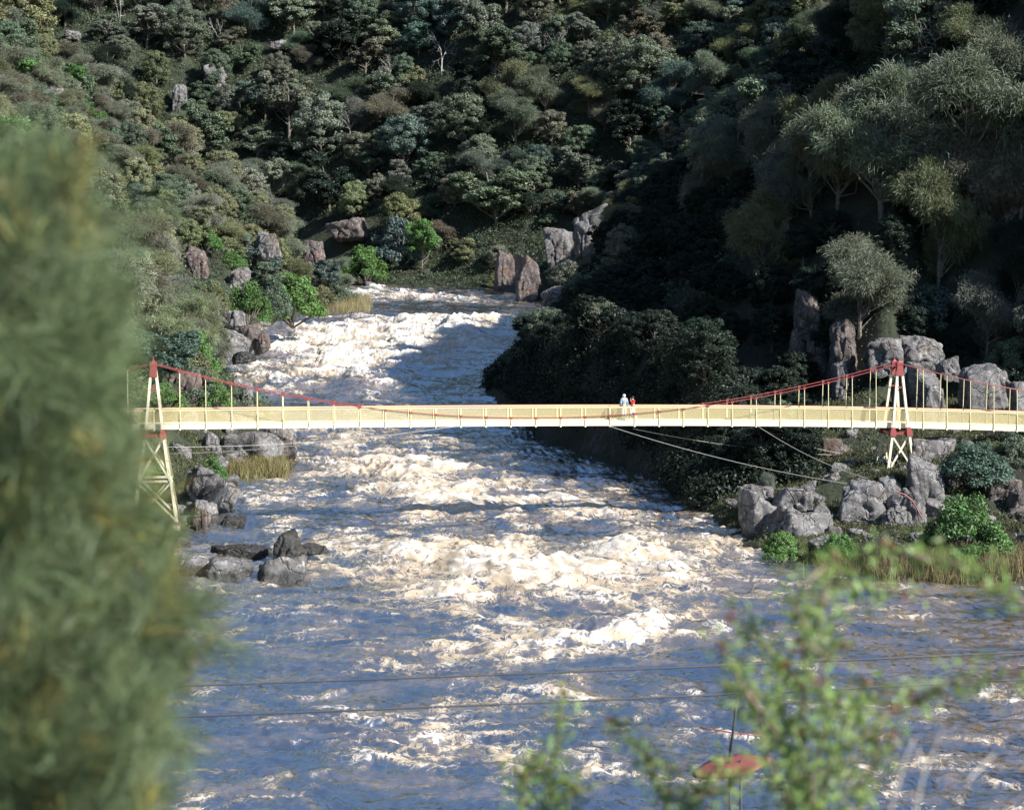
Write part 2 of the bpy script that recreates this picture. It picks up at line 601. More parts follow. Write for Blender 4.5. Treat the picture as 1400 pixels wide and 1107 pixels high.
R = np.full(WX.shape, .29)
for b in [(450, 690, 170, 50, .10), (520, 470, 200, 60, .14), (560, 600, 160, 40, .16), (620, 690, 220, 60, .14), (720, 850, 230, 60, .14), (455, 478, 120, 34, .95), (560, 470, 110, 26, .7), (600, 448, 90, 12, .7), (640, 440, 60, 8, .5), (500, 405, 60, 7, .8), (600, 411, 80, 5, .6),
          (480, 520, 70, 18, .45), (360, 520, 60, 16, .5), (400, 545, 90, 10, .3),
          (560, 645, 120, 22, .55), (520, 632, 60, 12, .4), (430, 600, 60, 16, .4), (470, 665, 110, 14, .3),
          (720, 690, 160, 22, .35), (620, 690, 90, 15, .3), (850, 700, 90, 14, .35),
          (640, 775, 120, 30, .85), (760, 765, 120, 22, .85), (880, 770, 100, 20, .7), (560, 755, 60, 16, .5), (700, 810, 160, 18, .5), (850, 805, 60, 18, .4),
          (835, 868, 85, 22, .85), (930, 740, 80, 14, .35), (720, 880, 60, 14, .3), (650, 890, 80, 10, .25), (960, 810, 90, 20, .3),
          (760, 940, 55, 16, .6), (700, 915, 120, 8, .2), (480, 915, 90, 8, .18), (900, 950, 80, 20, .12),
          (430, 990, 70, 10, .14), (600, 1010, 90, 20, .16), (720, 1050, 90, 22, .3), (430, 1070, 60, 10, .1), (1260, 830, 80, 18, .14), (1290, 1050, 80, 30, .1),
          (420, 760, 30, 10, .35), (365, 757, 25, 6, .5), (1000, 760, 50, 14, .2)]:
    R += blob(*b)
for b in [(380, 890, 110, 50, -.13), (330, 1020, 110, 70, -.10), (560, 870, 90, 25, -.07), (1330, 830, 120, 30, -.14), (1200, 960, 200, 100, -.06),
          (600, 425, 120, 8, -.25), (450, 440, 60, 7, -.2), (620, 525, 60, 16, -.25), (640, 600, 120, 12, -.08), (330, 668, 60, 20, -.1), (320, 720, 60, 20, -.05)]:
    R += blob(*b)
R = R * (.84 + .42 * fbm2(WX / 9 + 3, WY / 7, 77, 3))
R = np.clip(R, .02, 1.12)
edge = np.minimum(WX - lo[:, None], hi[:, None] - WX)
# standing waves: crests lie across the flow, broken up and steep on the downstream side
wx = WX + 1.4 * fbm2(WX / 7, WY / 7, 31, 2)
wy = WY + 1.8 * fbm2(WX / 7 + 40, WY / 7, 32, 2)


def ridged(sx, sy, seed):
    q = perlin2(wx / sx, wy / sy, seed)
    return 1.1 - np.sqrt(q * q + .012) * 1.7


r1 = ridged(7.5, 5.0, 41)
r2 = ridged(3.6, 2.4, 42)
r3 = ridged(1.7, 1.15, 43)
r4 = ridged(.8, .6, 44)
big = fbm2(WX / 16, WY / 11, 45, 2)
Ra = np.clip(R, 0, 1.1)
H = Ra * (.80 * (r1 - .45) + .50 * (r2 - .45) * (.5 + r1 * .6) +   .17 * (r3 - .45)) * (.85 + .5 * big)
farw = sstep(185, 240, WY)
r0 = ridged(13, 8.5, 48)
H += farw * Ra * (1.15 * (r0 - .5) + .45 * (r1 - .45))
H += (.16 + .30 * Ra) * .42 * (r3 - .45) + (.07 + .14 * Ra) * (r4 - .45) * .8
H += .15 * fbm2(WX / 5, WY / 3, 46, 3)
H += .06 * perlin2(WX / .45, WY / .4, 47)
# named features: the hump upstream, the hole by it, the tongues of the two main drops
for cx, cy, sx, sy, a in [(617, 452, 14, 7, 1.3), (485, 527, 26, 9, .6), (700, 788, 90, 10, .35), (560, 765, 30, 12, .6), (640, 772, 40, 9, .5), (850, 760, 50, 9, .6), (915, 785, 26, 9, .6),
                          (825, 862, 60, 13, .5), (770, 880, 40, 10, .3), (560, 400, 160, 5, .7), (765, 940, 34, 10, .4), (560, 640, 70, 9, .6), (735, 438, 16, 6, 1.0),
                          (380, 752, 34, 6, .4), (600, 790, 200, 8, -.3), (830, 885, 70, 7, -.25)]:
    H += np.exp(-((PX - cx) / sx) ** 2 - ((PY - cy) / sy) ** 2) * a * (.75 + .4 * r2)
WZ = zw(WY) + H
crest = .55 * r1 + .45 * r2
# foam trails off downstream (towards smaller Y) of every crest
up = np.roll(crest, -6, 0) * .5 + np.roll(crest, -14, 0) * .5
streak = fbm2(wx / 2.2, wy / 1.1, 61, 4)
streak2 = ridged(3.0, 1.3, 63)
foam = -.16 - .10 * sstep(.34, .12, Ra) - .20 * farw + .68 * Ra + farw * .45 * (r0 - .62) + .42 * (crest - .62) + .34 * (up - .62) + .20 * streak + .18 * (streak2 - .65) + .16 * (r3 - .6)
tan = .06 + .9 * Ra + .5 * (np.roll(r2, 4, 0) - .6) + .30 * fbm2(WX / 4, WY / 3, 71, 3)
tan += .55 * np.exp(-((PX - 1330) / 190) ** 2 - ((PY - 900) / 150) ** 2) + .25 * np.exp(-((PX - 1000) / 120) ** 2 - ((PY - 830) / 60) ** 2)
crs = .45 * (crest - .55) + .5 * farw * (r0 - .6) + .5 * np.clip(H / (.25 + Ra), -1, 1)
wme = raw_mesh('river', np.stack([WX.ravel(), WY.ravel(), WZ.ravel()], 1), grid_faces(len(rows), NC), True)
for nm, arr in (('foam', foam), ('tan', tan), ('crest', crs)):
    a = wme.attributes.new(nm, 'FLOAT', 'POINT')
    a.data.foreach_set('value', np.clip(arr, -1, 2).astype(np.float32).ravel())
river = tag(link('river', wme, M['water']), kind='structure')

# ------------------------------------------------------------------ rocks
_ico = {}


def ico(sub):
    if sub not in _ico:
        bm = bmesh.new()
        bmesh.ops.create_icosphere(bm, subdivisions=sub, radius=1)
        V = np.array([v.co[:] for v in bm.verts])
        Fc = np.array([[v.index for v in f.verts] for f in bm.faces])
        bm.free()
        _ico[sub] = (V / np.linalg.norm(V, axis=1)[:, None], Fc)
    return _ico[sub]


def unit0(v):
    return v / (np.linalg.norm(v, axis=-1, keepdims=True) + 1e-9)


def rock_mesh(seed, dims, sub=5, block=.6, rough=1.0):
    """a faceted boulder: planes cut a ball, then cracks and roughness; dims = full width, depth, height"""
    r = np.random.default_rng(seed)
    V, Fc = ico(sub)
    ns, ds = [], []
    for ax in range(3):
        for s in (-1, 1):
            n = np.zeros(3)
            n[ax] = s
            n += r.normal(0, .22, 3)
            ns.append(n / np.linalg.norm(n))
            ds.append(r.uniform(.72, .9))
    for _ in range(int(7 + 6 * (1 - block))):
        n = r.normal(0, 1, 3)
        ns.append(n / np.linalg.norm(n))
        ds.append(r.uniform(.82, 1.12))
    ns, ds = np.array(ns), np.array(ds)
    c = np.maximum(V @ ns.T, 0) / ds[None]
    p = 10 + 16 * block
    rad = (np.sum(c ** p, 1)) ** (-1 / p)
    P = V * rad[:, None]
    P *= np.array(dims)[None] / (P.max(0) - P.min(0))[None]
    L = min(dims)
    n1 = fbm3(P / (L * .5) + seed, seed, 4)
    n2 = fbm3(P / (L * .12) + seed, seed + 9, 3)
    U0 = unit0(P / np.array(dims)[None] + .06 * np.stack([vnoise3(P / (L * .3) + 11 * q, seed + q) for q in range(3)], 1))
    K = unit0(r.normal(0, 1, (int(16 + 10 * block), 3)))
    dd = U0 @ K.T
    o2 = np.sort(dd, 1)
    cell = r.uniform(-1, 1, len(K))[np.argmax(dd, 1)]
    gap = o2[:, -1] - o2[:, -2]
    P += V * (rough * L * (.055 * cell - .05 * np.exp(-(gap / .022) ** 2)))[:, None]
    n1 = n1 + .5 * np.abs(fbm3(P / (L * .22) - seed, seed + 3, 3))
    cr = np.abs(vnoise3(P * np.array([1, 1, .45]) / (L * .42) + seed * 3.1, seed + 5))
    P += V * (rough * (L * .05 * n1 + L * .022 * n2 - L * .07 * np.exp(-(cr / .07) ** 2)))[:, None]
    return raw_mesh('rock', P, Fc, False)


def shade_auto(me):
    me.polygons.foreach_set('use_smooth', np.zeros(len(me.polygons), bool))


ROCKS = []


def rock(label, x0, x1, y0, y1, Y, seed, mat='rock', block=.6, sub=5, depth=1.0, tilt=0.0, bury=.25, name='boulder', group=None, rough=1.0):
    cx = (x0 + x1) / 2
    s = Y / F
    w = (x1 - x0) * s
    h = (y1 - y0) * s * (1 + bury)
    cy = y0 + (y1 - y0) * (1 + bury) / 2
    if Y > 150:
        Yh = float(hit(cx, y0 + .55 * (y1 - y0), 110)[1]) + .3 * w
        if name == 'cliff_block' and Y > 400:
            Yh = float(hit(cx, y1 - 4, 110)[1]) + 1.5
        if Yh < Y:
            Y = Yh
            w, h = (x1 - x0) * Y / F, (y1 - y0) * Y / F * (1 + bury)
    p = at(cx, cy, Y)
    me = rock_mesh(seed, (w, max(w, h * .6) * depth, h), sub, block, rough)
    o = link(name, me, M[mat])
    o.location = p
    o.rotation_euler = (0, tilt, 0)
    tag(o, label, 'rock', group)
    ROCKS.append(o)
    return o


RB = 'boulders on the right bank'
LB = 'boulders on the left bank'
rock('big pale grey block split by dark cracks, left of the right tower foot', 1140, 1218, 650, 756, 141, 11, depth=.9, group=RB)
rock('tallest grey boulder, rounded on top, standing beside the right tower foot', 1236, 1292, 619, 742, 144, 12, block=.35, group=RB, tilt=-.06)
rock('squarish grey boulder with shaded left side in front of the tallest one', 1208, 1270, 664, 732, 140.5, 13, block=.7, group=RB, tilt=.25)
rock('smooth round grey boulder just right of the tallest boulder', 1282, 1328, 648, 704, 145, 14, block=.1, group=RB)
rock('small pointed rock directly under the right tower footing', 1196, 1232, 648, 688, 143, 15, block=.5, group=RB)
rock('long low wedge of rock at the foot of the squarish boulder', 1205, 1275, 716, 768, 139, 16, block=.8, group=RB, tilt=-.3)
rock('dark jagged rock leftmost in the riverside outcrop', 1008, 1062, 674, 768, 140, 17, block=.7, group=RB)
rock('pale fractured front block of the riverside outcrop', 1044, 1128, 688, 768, 138, 18, block=.8, group=RB, tilt=.25)
rock('rounded grey rock on top of the riverside outcrop', 1056, 1114, 662, 708, 142, 19, block=.35, group=RB)
rock('small flat-topped slab at the very top of the riverside outcrop', 1084, 1113, 660, 678, 143, 20, block=.8, group=RB)
rock('wedge of rock at the right end of the riverside outcrop', 1096, 1140, 684, 764, 141, 21, block=.7, group=RB, tilt=.4)
rock('tall lichen-streaked slab behind the bridge just right of the right tower', 1244, 1298, 498, 645, 165, 22, block=.6, group=RB, mat='rock')
rock('huge rounded boulder above the deck behind the right approach span', 1312, 1388, 498, 590, 166, 23, block=.3, group=RB)
rock('small blocky rock perched above the lichen-streaked slab', 1280, 1312, 486, 516, 172, 24, block=.7, group=RB)
rock('rough boulder cut off by the right frame edge above the deck', 1378, 1425, 522, 600, 164, 25, block=.5, group=RB)
rock('thin upright slab of rock right behind the right tower legs', 1228, 1250, 499, 580, 167, 26, block=.7, group=RB, tilt=-.12)
rock('pale ledge rock left of the right tower top', 1182, 1232, 464, 505, 176, 27, block=.7, group=RB)
rock('pale ledge rock right above the right tower top', 1226, 1282, 460, 498, 178, 28, block=.6, group=RB)
rock('flat-topped brown-sided block at the right above the round bush', 1346, 1398, 646, 704, 143, 29, 'rockbrown', block=.9, group=RB)
rock('reddish tilted rock at the right edge above the flat-topped block', 1364, 1410, 635, 662, 146, 30, 'rockbrown', block=.6, group=RB, tilt=.3)
rock('dark round rock at the right edge beside the flat-topped block', 1376, 1425, 668, 712, 141, 31, 'rockbrown', block=.3, group=RB)
rock('brown rock at the right edge next to the round bush', 1372, 1430, 696, 738, 139, 32, 'rockbrown', block=.5, group=RB)
rock('low grey slab at the right edge behind the reed bed', 1384, 1440, 730, 770, 138, 33, block=.7, group=RB)
rock('pale sunlit crag high at the right edge among the she-oaks', 1364, 1425, 228, 320, 198, 34, block=.7, group=RB)
rock('dark cliff column left of the right tower top', 1130, 1172, 432, 530, 180, 35, 'rockbrown', block=.8, group=RB)
rock('small pale spike of rock hanging below the dark cliff column', 1138, 1160, 490, 545, 177, 36, block=.5, group=RB)
rock('brown rock face half hidden by the she-oak left of the cliff column', 1102, 1134, 366, 450, 190, 37, 'rockbrown', block=.8, group=RB)
rock('shaded blocky rock in the gap under the bridge behind the right tower', 1236, 1300, 590, 660, 158, 38, block=.7, group=RB)
rock('small pale stone beside the right tower braces', 1222, 1242, 636, 655, 148, 39, block=.3, group=RB)
# left bank
rock('long sloping grey rock under the deck at the left bank', 292, 380, 588, 640, 177, 51, group=LB, block=.55, tilt=.1)
rock('square-ended rock under the deck reaching farthest into the river', 368, 406, 584, 622, 179, 52, group=LB, block=.8)
rock('dark-shadowed rock under the deck nearest the left tower', 268, 304, 588, 640, 172, 53, group=LB, block=.6)
rock('broad grey rock slope between the left tower and the river', 238, 306, 628, 725, 150, 154, group=LB, block=.75, tilt=.42, rough=1.6)
rock('grey rock low on the left bank right of the left tower foot', 246, 312, 676, 742, 146, 55, group=LB, block=.5)
rock('small orange-stained rock beside the left tower foot', 262, 290, 688, 724, 143.5, 56, 'rockbrown', group=LB, block=.5)
rock('low wet rock at the waterline right of the left tower foot', 300, 335, 704, 728, 145, 57, 'rockwet', group=LB, block=.4)
rock('left block of the flat ledge rising from the near water', 270, 356, 756, 808, 127, 158, group=LB, block=1.0, rough=.7)
rock('right block of the flat ledge rising from the near water', 348, 422, 758, 808, 126.5, 159, group=LB, block=1.0, rough=.7)
rock('low pale slab at the left end of the flat ledge', 236, 300, 760, 800, 128, 60, group=LB, block=.9, rough=.7)
rock('black stump-shaped rock standing in white water', 370, 420, 726, 776, 131.5, 261, 'rockwet', block=.2, depth=.8)
rock('dark wet rock barely above the water left of the black stump', 285, 372, 744, 762, 133.5, 62, 'rockwet', block=.3, depth=.4)
rock('dark wet rock barely above the water right of the black stump', 410, 452, 742, 756, 132, 63, 'rockwet', block=.3, depth=.4)
rock('reddish rock slab behind the first hanger right of the left tower', 222, 272, 498, 572, 188, 64, 'rockbrown', group=LB, block=.5, tilt=.35)
rock('rock behind the third hanger right of the left tower', 314, 346, 514, 562, 205, 65, group=LB, block=.4)
FLB = 'rocks at the upstream left bank'
rock('broad low rock at the bottom of the upstream rock pile', 298, 348, 452, 488, 250, 66, group=FLB, block=.5)
rock('brown leaning block on the right of the upstream rock pile', 325, 354, 438, 478, 252, 67, 'rockbrown', group=FLB, block=.6, tilt=.2)
rock('pale stepped block on top of the upstream rock pile', 304, 338, 422, 456, 256, 68, group=FLB, block=.8)
rock('small tan rock touching the white water beside the upstream pile', 348, 374, 452, 478, 250, 69, 'rockbrown', group=FLB, block=.5)
rock('dark wet rock in the foam below the upstream rock pile', 318, 350, 480, 494, 244, 70, 'rockwet', group=FLB, block=.3)
rock('tiny black rock in the foam near the upstream left shore', 290, 302, 496, 504, 236, 71, 'rockwet', block=.3)
OC = 'outcrops on the wooded slopes'


def outcrop(label, x0, x1, y0, y1, seed, mat='rockfar', **k):
    p = hit((x0 + x1) / 2, y1, 150)
    return rock(label, x0, x1, y0, y1, float(np.clip(p[1] - 2.0, 150, 600)), seed, mat, group=OC, name='outcrop', **k)


outcrop('reddish outcrop on the left slope above the upstream rock pile', 252, 286, 338, 378, 81, block=.7)
outcrop('two-toned grey outcrop right of the reddish one on the left slope', 308, 346, 366, 394, 82, 'rock', block=.5)
outcrop('tall grey crag where the left slope meets the far slope', 412, 444, 326, 368, 83, 'rockfar', block=.7)
outcrop('pale flat-topped crag right of the tall grey crag', 448, 504, 298, 326, 84, 'rockfar', block=.75)
outcrop('small pale outcrop at the top of the left slope', 88, 110, 42, 54, 85, 'rock', block=.6)
outcrop('dark-edged outcrop on the far slope below the top left', 236, 258, 114, 144, 86, 'rock', block=.7)
outcrop('pale slab showing between dark far trees', 368, 398, 54, 68, 87, 'rock', block=.6)
outcrop('grey rock in the wooded gully of the far slope', 280, 312, 88, 116, 88, 'rock', block=.6)
outcrop('small grey outcrop at the upper left of the left slope', 64, 86, 112, 140, 89, 'rock', block=.5)
rock('upright square cliff block with reddish face at the far right shore', 702, 742, 353, 424, 428, 90, 'rockfar', group=OC, name='cliff_block', block=.95)
rock('square reddish cliff face with pale top above the far right shore', 744, 788, 302, 372, 440, 91, 'rock', group=OC, name='cliff_block', block=.95)
rock('pale ribbed cliff block at the top right of the far cliff', 782, 826, 288, 350, 443, 92, 'rock', group=OC, name='cliff_block', block=.9)
rock('sloping pale slab at the foot of the far cliff', 736, 786, 384, 426, 425, 93, 'rock', group=OC, name='cliff_block', block=.6, tilt=-.3)
rock('low pale rocks at the far end of the river', 502, 545, 388, 408, 446, 94, 'rock', group=OC, block=.5)
rock('mossy dark cliff left of the upright square cliff block', 672, 704, 342, 420, 434, 95, 'rockbrown', group=OC, name='cliff_block', block=.8)
rock('orange-brown rock awash by the right shore upstream', 728, 752, 432, 446, 385, 96, 'rockbrown', block=.4)
rock('small white stone at the foot of the square reddish cliff face', 752, 768, 352, 366, 436, 97, 'rock', group=OC, block=.4)

for i, (a, b, c, d, Y, lab) in enumerate([(1026, 1058, 660, 690, 143, 'grey rock at the upper left of the riverside outcrop'), (1072, 1100, 706, 760, 137, 'low pale rock at the front foot of the riverside outcrop'),
                                             (1126, 1152, 716, 762, 137.5, 'dark rock wedged between the outcrop and the big pale block'), (1204, 1240, 692, 730, 139.5, 'grey rock filling the gap beside the big pale block'),
                                             (1276, 1300, 690, 730, 141, 'grey rock between the tallest boulder and the round bush'), (1330, 1356, 664, 700, 146, 'grey rock left of the flat-topped block'),
                                             (1255, 1290, 716, 756, 139, 'flat grey rock left of the round bright bush'), (1300, 1330, 636, 660, 152, 'pale rock above the smooth round boulder')]):
    rock(lab, a, b, c, d, Y, 460 + i, 'rock', group=RB, block=.5)
for i, (a, b, c, d, lab) in enumerate([(1086, 1124, 402, 470, 'brown cliff block under the feathery cliffside she-oak'), (1094, 1140, 462, 545, 'dark cliff block left of the pale spike of rock'),
                                          (1076, 1106, 452, 530, 'narrow dark cliff block at the edge of the black slope'), (1150, 1190, 500, 556, 'dark low cliff block behind the hangers left of the right tower'),
                                          (1060, 1100, 590, 640, 'dark shaded block under the deck above the riverside outcrop'), (1120, 1168, 600, 650, 'dark shaded rock under the deck left of the right tower')]):
    rock(lab, a, b, c, d, 185, 400 + i, 'rockbrown', group=RB, name='cliff_block', block=.85)
for i, (a, b, c, d, lab) in enumerate([(240, 276, 560, 606, 'lumpy grey rock right behind the left tower under the deck'), (300, 336, 560, 596, 'grey rock just above the deck rail beside the hanger shrub'),
                                          (236, 262, 430, 470, 'grey rock among shrubs left of the upstream rock pile'), (205, 240, 376, 410, 'pale rock on the left slope half lost in she-oaks'),
                                          (352, 384, 318, 346, 'dark rock on the left slope below the dense far trees')]):
    rock(lab, a, b, c, d, 320, 430 + i, 'rock', group=LB, block=.6)

# ------------------------------------------------------------------ trees
def unit(v):
    return v / (np.linalg.norm(v, axis=-1, keepdims=True) + 1e-9)


def strands(P, Dr, L, W, droop, r):
    """thin two-piece needle sprays: start points, directions, lengths, widths"""
    n = len(P)
    side = unit(np.cross(Dr, unit(r.normal(0, 1, (n, 3)))))
    m = P + Dr * (L * .55)[:, None]
    D2 = unit(Dr + np.array([0, 0, -1.0]) * droop[:, None])
    e = m + D2 * (L * .45)[:, None]
    w = (W / 2)[:, None]
    V = np.stack([P - side * w * .7, P + side * w * .7, m + side * w, m - side * w, e + side * w * .25, e - side * w * .25], 1).reshape(-1, 3)
    b = np.arange(n)[:, None] * 6
    Fq = np.concatenate([b + np.array([[0, 1, 2, 3]]), b + np.array([[3, 2, 4, 5]])], 0)
    return V, Fq


def leaves(P, N, L, W, r):
    """diamond leaves facing N"""
    n = len(P)
    a = unit(np.cross(N, unit(r.normal(0, 1, (n, 3)))))
    b = np.cross(N, a)
    L = L[:, None]
    W = W[:, None]
    V = np.stack([P - a * L / 2, P + b * W / 2 - a * L * .05, P + a * L / 2, P - b * W / 2 - a * L * .05], 1).reshape(-1, 3)
    return V, np.arange(n)[:, None] * 4 + np.arange(4)[None]


def limbs(r, H, cents, trunkpts, trad):
    mb = MB()
    tp = np.array(trunkpts)
    k = len(tp)
    mb.tube(tp, list(np.linspace(trad, trad * .3, k)), 7)
    zs = tp[:, 2]
    for c in cents:
        z0 = min(max(c[2] - r.uniform(.15, .4) * H, zs[0] + .12 * H), zs[-1] * .97)
        s = np.array([np.interp(z0, zs, tp[:, 0]), np.interp(z0, zs, tp[:, 1]), z0])
        m = s * .5 + c * .5 + r.normal(0, .03 * H, 3) + np.array([0, 0, -.02 * H])
        mb.tube([s, m, c], [trad * .42, trad * .26, trad * .09], 5, False)
    return mb


def tree_proto(kind, seed):
    r = np.random.default_rng(seed)
    if kind == 'sheoak':
        H = 10.0
        lean = r.normal(0, .5, 2)
        tr = [np.array([lean[0] * t * t + .15 * math.sin(5 * t + seed), lean[1] * t * t, H * .86 * t]) for t in np.linspace(0, 1, 7)]
        cents, outs = [], []
        nl = int(r.integers(10, 14))
        for i in range(nl):
            ang = i * 2.4 + r.uniform(-.6, .6)
            zz = H * (.26 + .66 * ((i * .618 + r.uniform(-.08, .08)) % 1.0))
            rr = 3.0 * math.sqrt(max(.08, 1 - ((zz / H - .52) / .52) ** 2)) * r.uniform(.35, 1.1)
            lc = np.array([rr * math.cos(ang) + lean[0] * zz / H, rr * math.sin(ang) + lean[1] * zz / H, zz])
            lr = r.uniform(.95, 1.75)
            for _ in range(int(4 + 3.2 * lr * lr / 1.5)):
                d = unit(r.normal(0, 1, 3) + np.array([0, 0, .55]))
                cents.append(lc + d * lr * np.array([1, 1, .8]) * r.uniform(.55, 1.0))
                outs.append(d)
        cents = np.array(cents)
        P, Dr = [], []
        for c, d in zip(cents, outs):
            m = int(r.integers(360, 500))
            q = r.normal(0, 1, (m, 3)) * np.array([.48, .48, .34]) * r.uniform(.75, 1.25)
            P.append(c + q)
            Dr.append(unit(d * .45 + unit(q) * .6 + r.normal(0, .62, (m, 3)) + np.array([0, 0, .2])))
        P = np.concatenate(P)
        Dr = np.concatenate(Dr)
        n = len(P)
        V, Fq = strands(P, Dr, r.uniform(.28, .7, n), r.uniform(.025, .055, n), r.uniform(.4, 1.8, n), r)
        return H, raw_mesh('crown', V, Fq), limbs(r, H, cents[::2], tr, .2).mesh('trunk'), 'sheoak'
    if kind == 'gum':
        H = 10.0
        lean = r.normal(0, .7, 2)
        tr = [np.array([lean[0] * t + .25 * math.sin(4 * t + seed), lean[1] * t, H * .8 * t]) for t in np.linspace(0, 1, 7)]
        cents = []
        nl = int(r.integers(5, 9))
        lob = []
        for i in range(nl):
            a = i * 2.4 + r.uniform(-.5, .5)
            rr = r.uniform(.5, 3.0)
            lob.append((np.array([rr * math.cos(a) + lean[0] * .7, rr * math.sin(a) + lean[1] * .7, H * r.uniform(.34, .86)]), r.uniform(1.2, 2.2)))
        for c, s in lob:
            for _ in range(16):
                d = unit(r.normal(0, 1, 3) + np.array([0, 0, .35]))
                cents.append(c + d * s * np.array([1.1, 1.1, 1.0]) * r.uniform(.6, 1))
        cents = np.array(cents)
        P, N = [], []
        for c in cents:
            m = int(r.integers(110, 200))
            q = unit(r.normal(0, 1, (m, 3))) * (r.uniform(.2, 1, (m, 1)) ** .5) * np.array([.75, .75, .5]) * r.uniform(.7, 1.25)
            P.append(c + q)
            N.append(unit(q + np.array([0, 0, .5]) + r.normal(0, .55, (m, 3))))
        P = np.concatenate(P)
        N = unit(np.concatenate(N))
        n = len(P)
        V, Fq = leaves(P, N, r.uniform(.26, .5, n), r.uniform(.13, .24, n), r)
        return H, raw_mesh('crown', V, Fq), limbs(r, H, cents[::4], tr, .2).mesh('trunk'), 'gum'
    if kind in ('tea', 'scrub'):
        H = 10.0
        tr = [np.array([.3 * math.sin(4 * t + seed), .2 * t, H * .7 * t]) for t in np.linspace(0, 1, 6)]
        cents, outs = [], []
        bumps = unit(r.normal(0, 1, (9, 3)) + np.array([0, 0, .3]))
        for i in range(135):
            d = unit(r.normal(0, 1, 3))
            if d[2] < -.75:
                d[2] *= -1
            f = 1 + .22 * (np.max(bumps @ d) - .75) / .25 * .6
            q = d * np.array([3.5, 3.5, 4.3]) * f * r.uniform(.62, 1.0)
            cents.append(q + np.array([0, 0, 5.3]))
            outs.append(d)
        cents = np.array(cents)
        P, N = [], []
        for c, d in zip(cents, outs):
            m = int(r.integers(120, 200))
            q = unit(r.normal(0, 1, (m, 3))) * (r.uniform(.1, 1, (m, 1)) ** .5) * np.array([.72, .72, .62]) * r.uniform(.6, 1.25)
            P.append(c + q)
            N.append(unit(unit(q) + d * .5 + r.normal(0, .7, (m, 3))))
        P = np.concatenate(P)
        N = unit(np.concatenate(N))
        n = len(P)
        V, Fq = leaves(P, N, r.uniform(.2, .42, n), r.uniform(.09, .18, n), r)
        return H, raw_mesh('crown', V, Fq), limbs(r, H, cents[::4], tr, .2).mesh('trunk'), 'tea'
    if kind == 'shrub':
        H = 3.0
        cents = []
        for i in range(62):
            a = r.uniform(0, 2 * math.pi)
            u = math.sqrt(r.uniform(0, 1))
            hgt = 2.75 * (1 - u ** 2.2 * .75) * r.uniform(.5, 1.0) + .15
            cents.append([1.75 * u * math.cos(a), 1.75 * u * math.sin(a), hgt])
        cents = np.array(cents)
        P, N = [], []
        for c in cents:
            m = int(r.integers(130, 200))
            q = unit(r.normal(0, 1, (m, 3))) * (r.uniform(.2, 1, (m, 1)) ** .5) * np.array([.42, .42, .34]) * r.uniform(.75, 1.25)
            P.append(c + q)
            N.append(unit(q * 2 + np.array([0, 0, .4]) + r.normal(0, .5, (m, 3))))
        P = np.concatenate(P)
        N = unit(np.concatenate(N))
        n = len(P)
        V, Fq = leaves(P, N, r.uniform(.11, .24, n), r.uniform(.06, .11, n), r)
        mb = MB()
        for c in cents[::4]:
            mb.tube([[0, 0, -.2], c * np.array([.5, .5, .45]), c], [.06, .04, .015], 5, False)
        return H, raw_mesh('foliage', V, Fq), mb.mesh('stems'), 'shrub'
    if kind == 'dead':
        H = 10.0
        mb = MB()

        def grow(p, d, L, rad, k):
            q = p + d * L * .5 + r.normal(0, .04 * L, 3)
            e = p + d * L + r.normal(0, .06 * L, 3)
            mb.tube([p, q, e], [rad, rad * .8, rad * .6], 5, False)
            if k == 0:
                return
            for _ in range(int(r.integers(2, 4))):
                grow(e, unit(d + r.normal(0, .5, 3) + np.array([0, 0, .12])), L * r.uniform(.6, .85), rad * .55, k - 1)
            if k > 1:
                grow(q, unit(d + r.normal(0, .8, 3)), L * .55, rad * .45, k - 2)
        grow(np.array([0, 0, -.3]), unit(np.array([.1, 0, 1.0])), 3.4, .2, 5)
        return H, None, mb.mesh('trunk'), 'dead'


PROTO = {}
for kd, ns in (('sheoak', 6), ('gum', 6), ('tea', 5), ('shrub', 4), ('dead', 2)):
    PROTO[kd] = [tree_proto(kd, 100 + 17 * i + len(kd)) for i in range(ns)]
for kd, mk in (('sheoak', 'sheoak'), ('gum', 'gum'), ('tea', 'gum'), ('shrub', 'shrub')):
    for H_, cm, tm, _k in PROTO[kd]:
        cm.materials.append(M[mk])
        tm.materials.append(M['bark'])
for H_, cm, tm, _k in PROTO['dead']:
    tm.materials.append(M['palebark'])
NAMES = {'sheoak': 'she_oak', 'gum': 'gum_tree', 'tea': 'tea_tree', 'scrub': 'scrub_tree', 'bush': 'bush', 'shrub': 'shrub', 'dead': 'dead_tree'}
CATS = {'sheoak': 'she-oak', 'gum': 'gum tree', 'tea': 'tea tree', 'scrub': 'scrub tree', 'bush': 'bush', 'shrub': 'shrub', 'dead': 'dead tree'}
TINTS = {'grey-green': (.158, .180, .125), 'olive': (.170, .185, .092), 'brownish': (.160, .150, .105), 'dark green': (.020, .033, .021),  # the near-black green carries the right slope's shade in its colour
         'blue-green': (.092, .138, .112), 'bright green': (.105, .200, .055), 'dull green': (.105, .145, .090), 'pale olive': (.205, .220, .120), 'pale grey': (.195, .215, .160), 'silvery': (.155, .178, .138)}
PROTO['scrub'] = PROTO['tea']
PROTO['bush'] = PROTO['shrub']
PLANTS = []


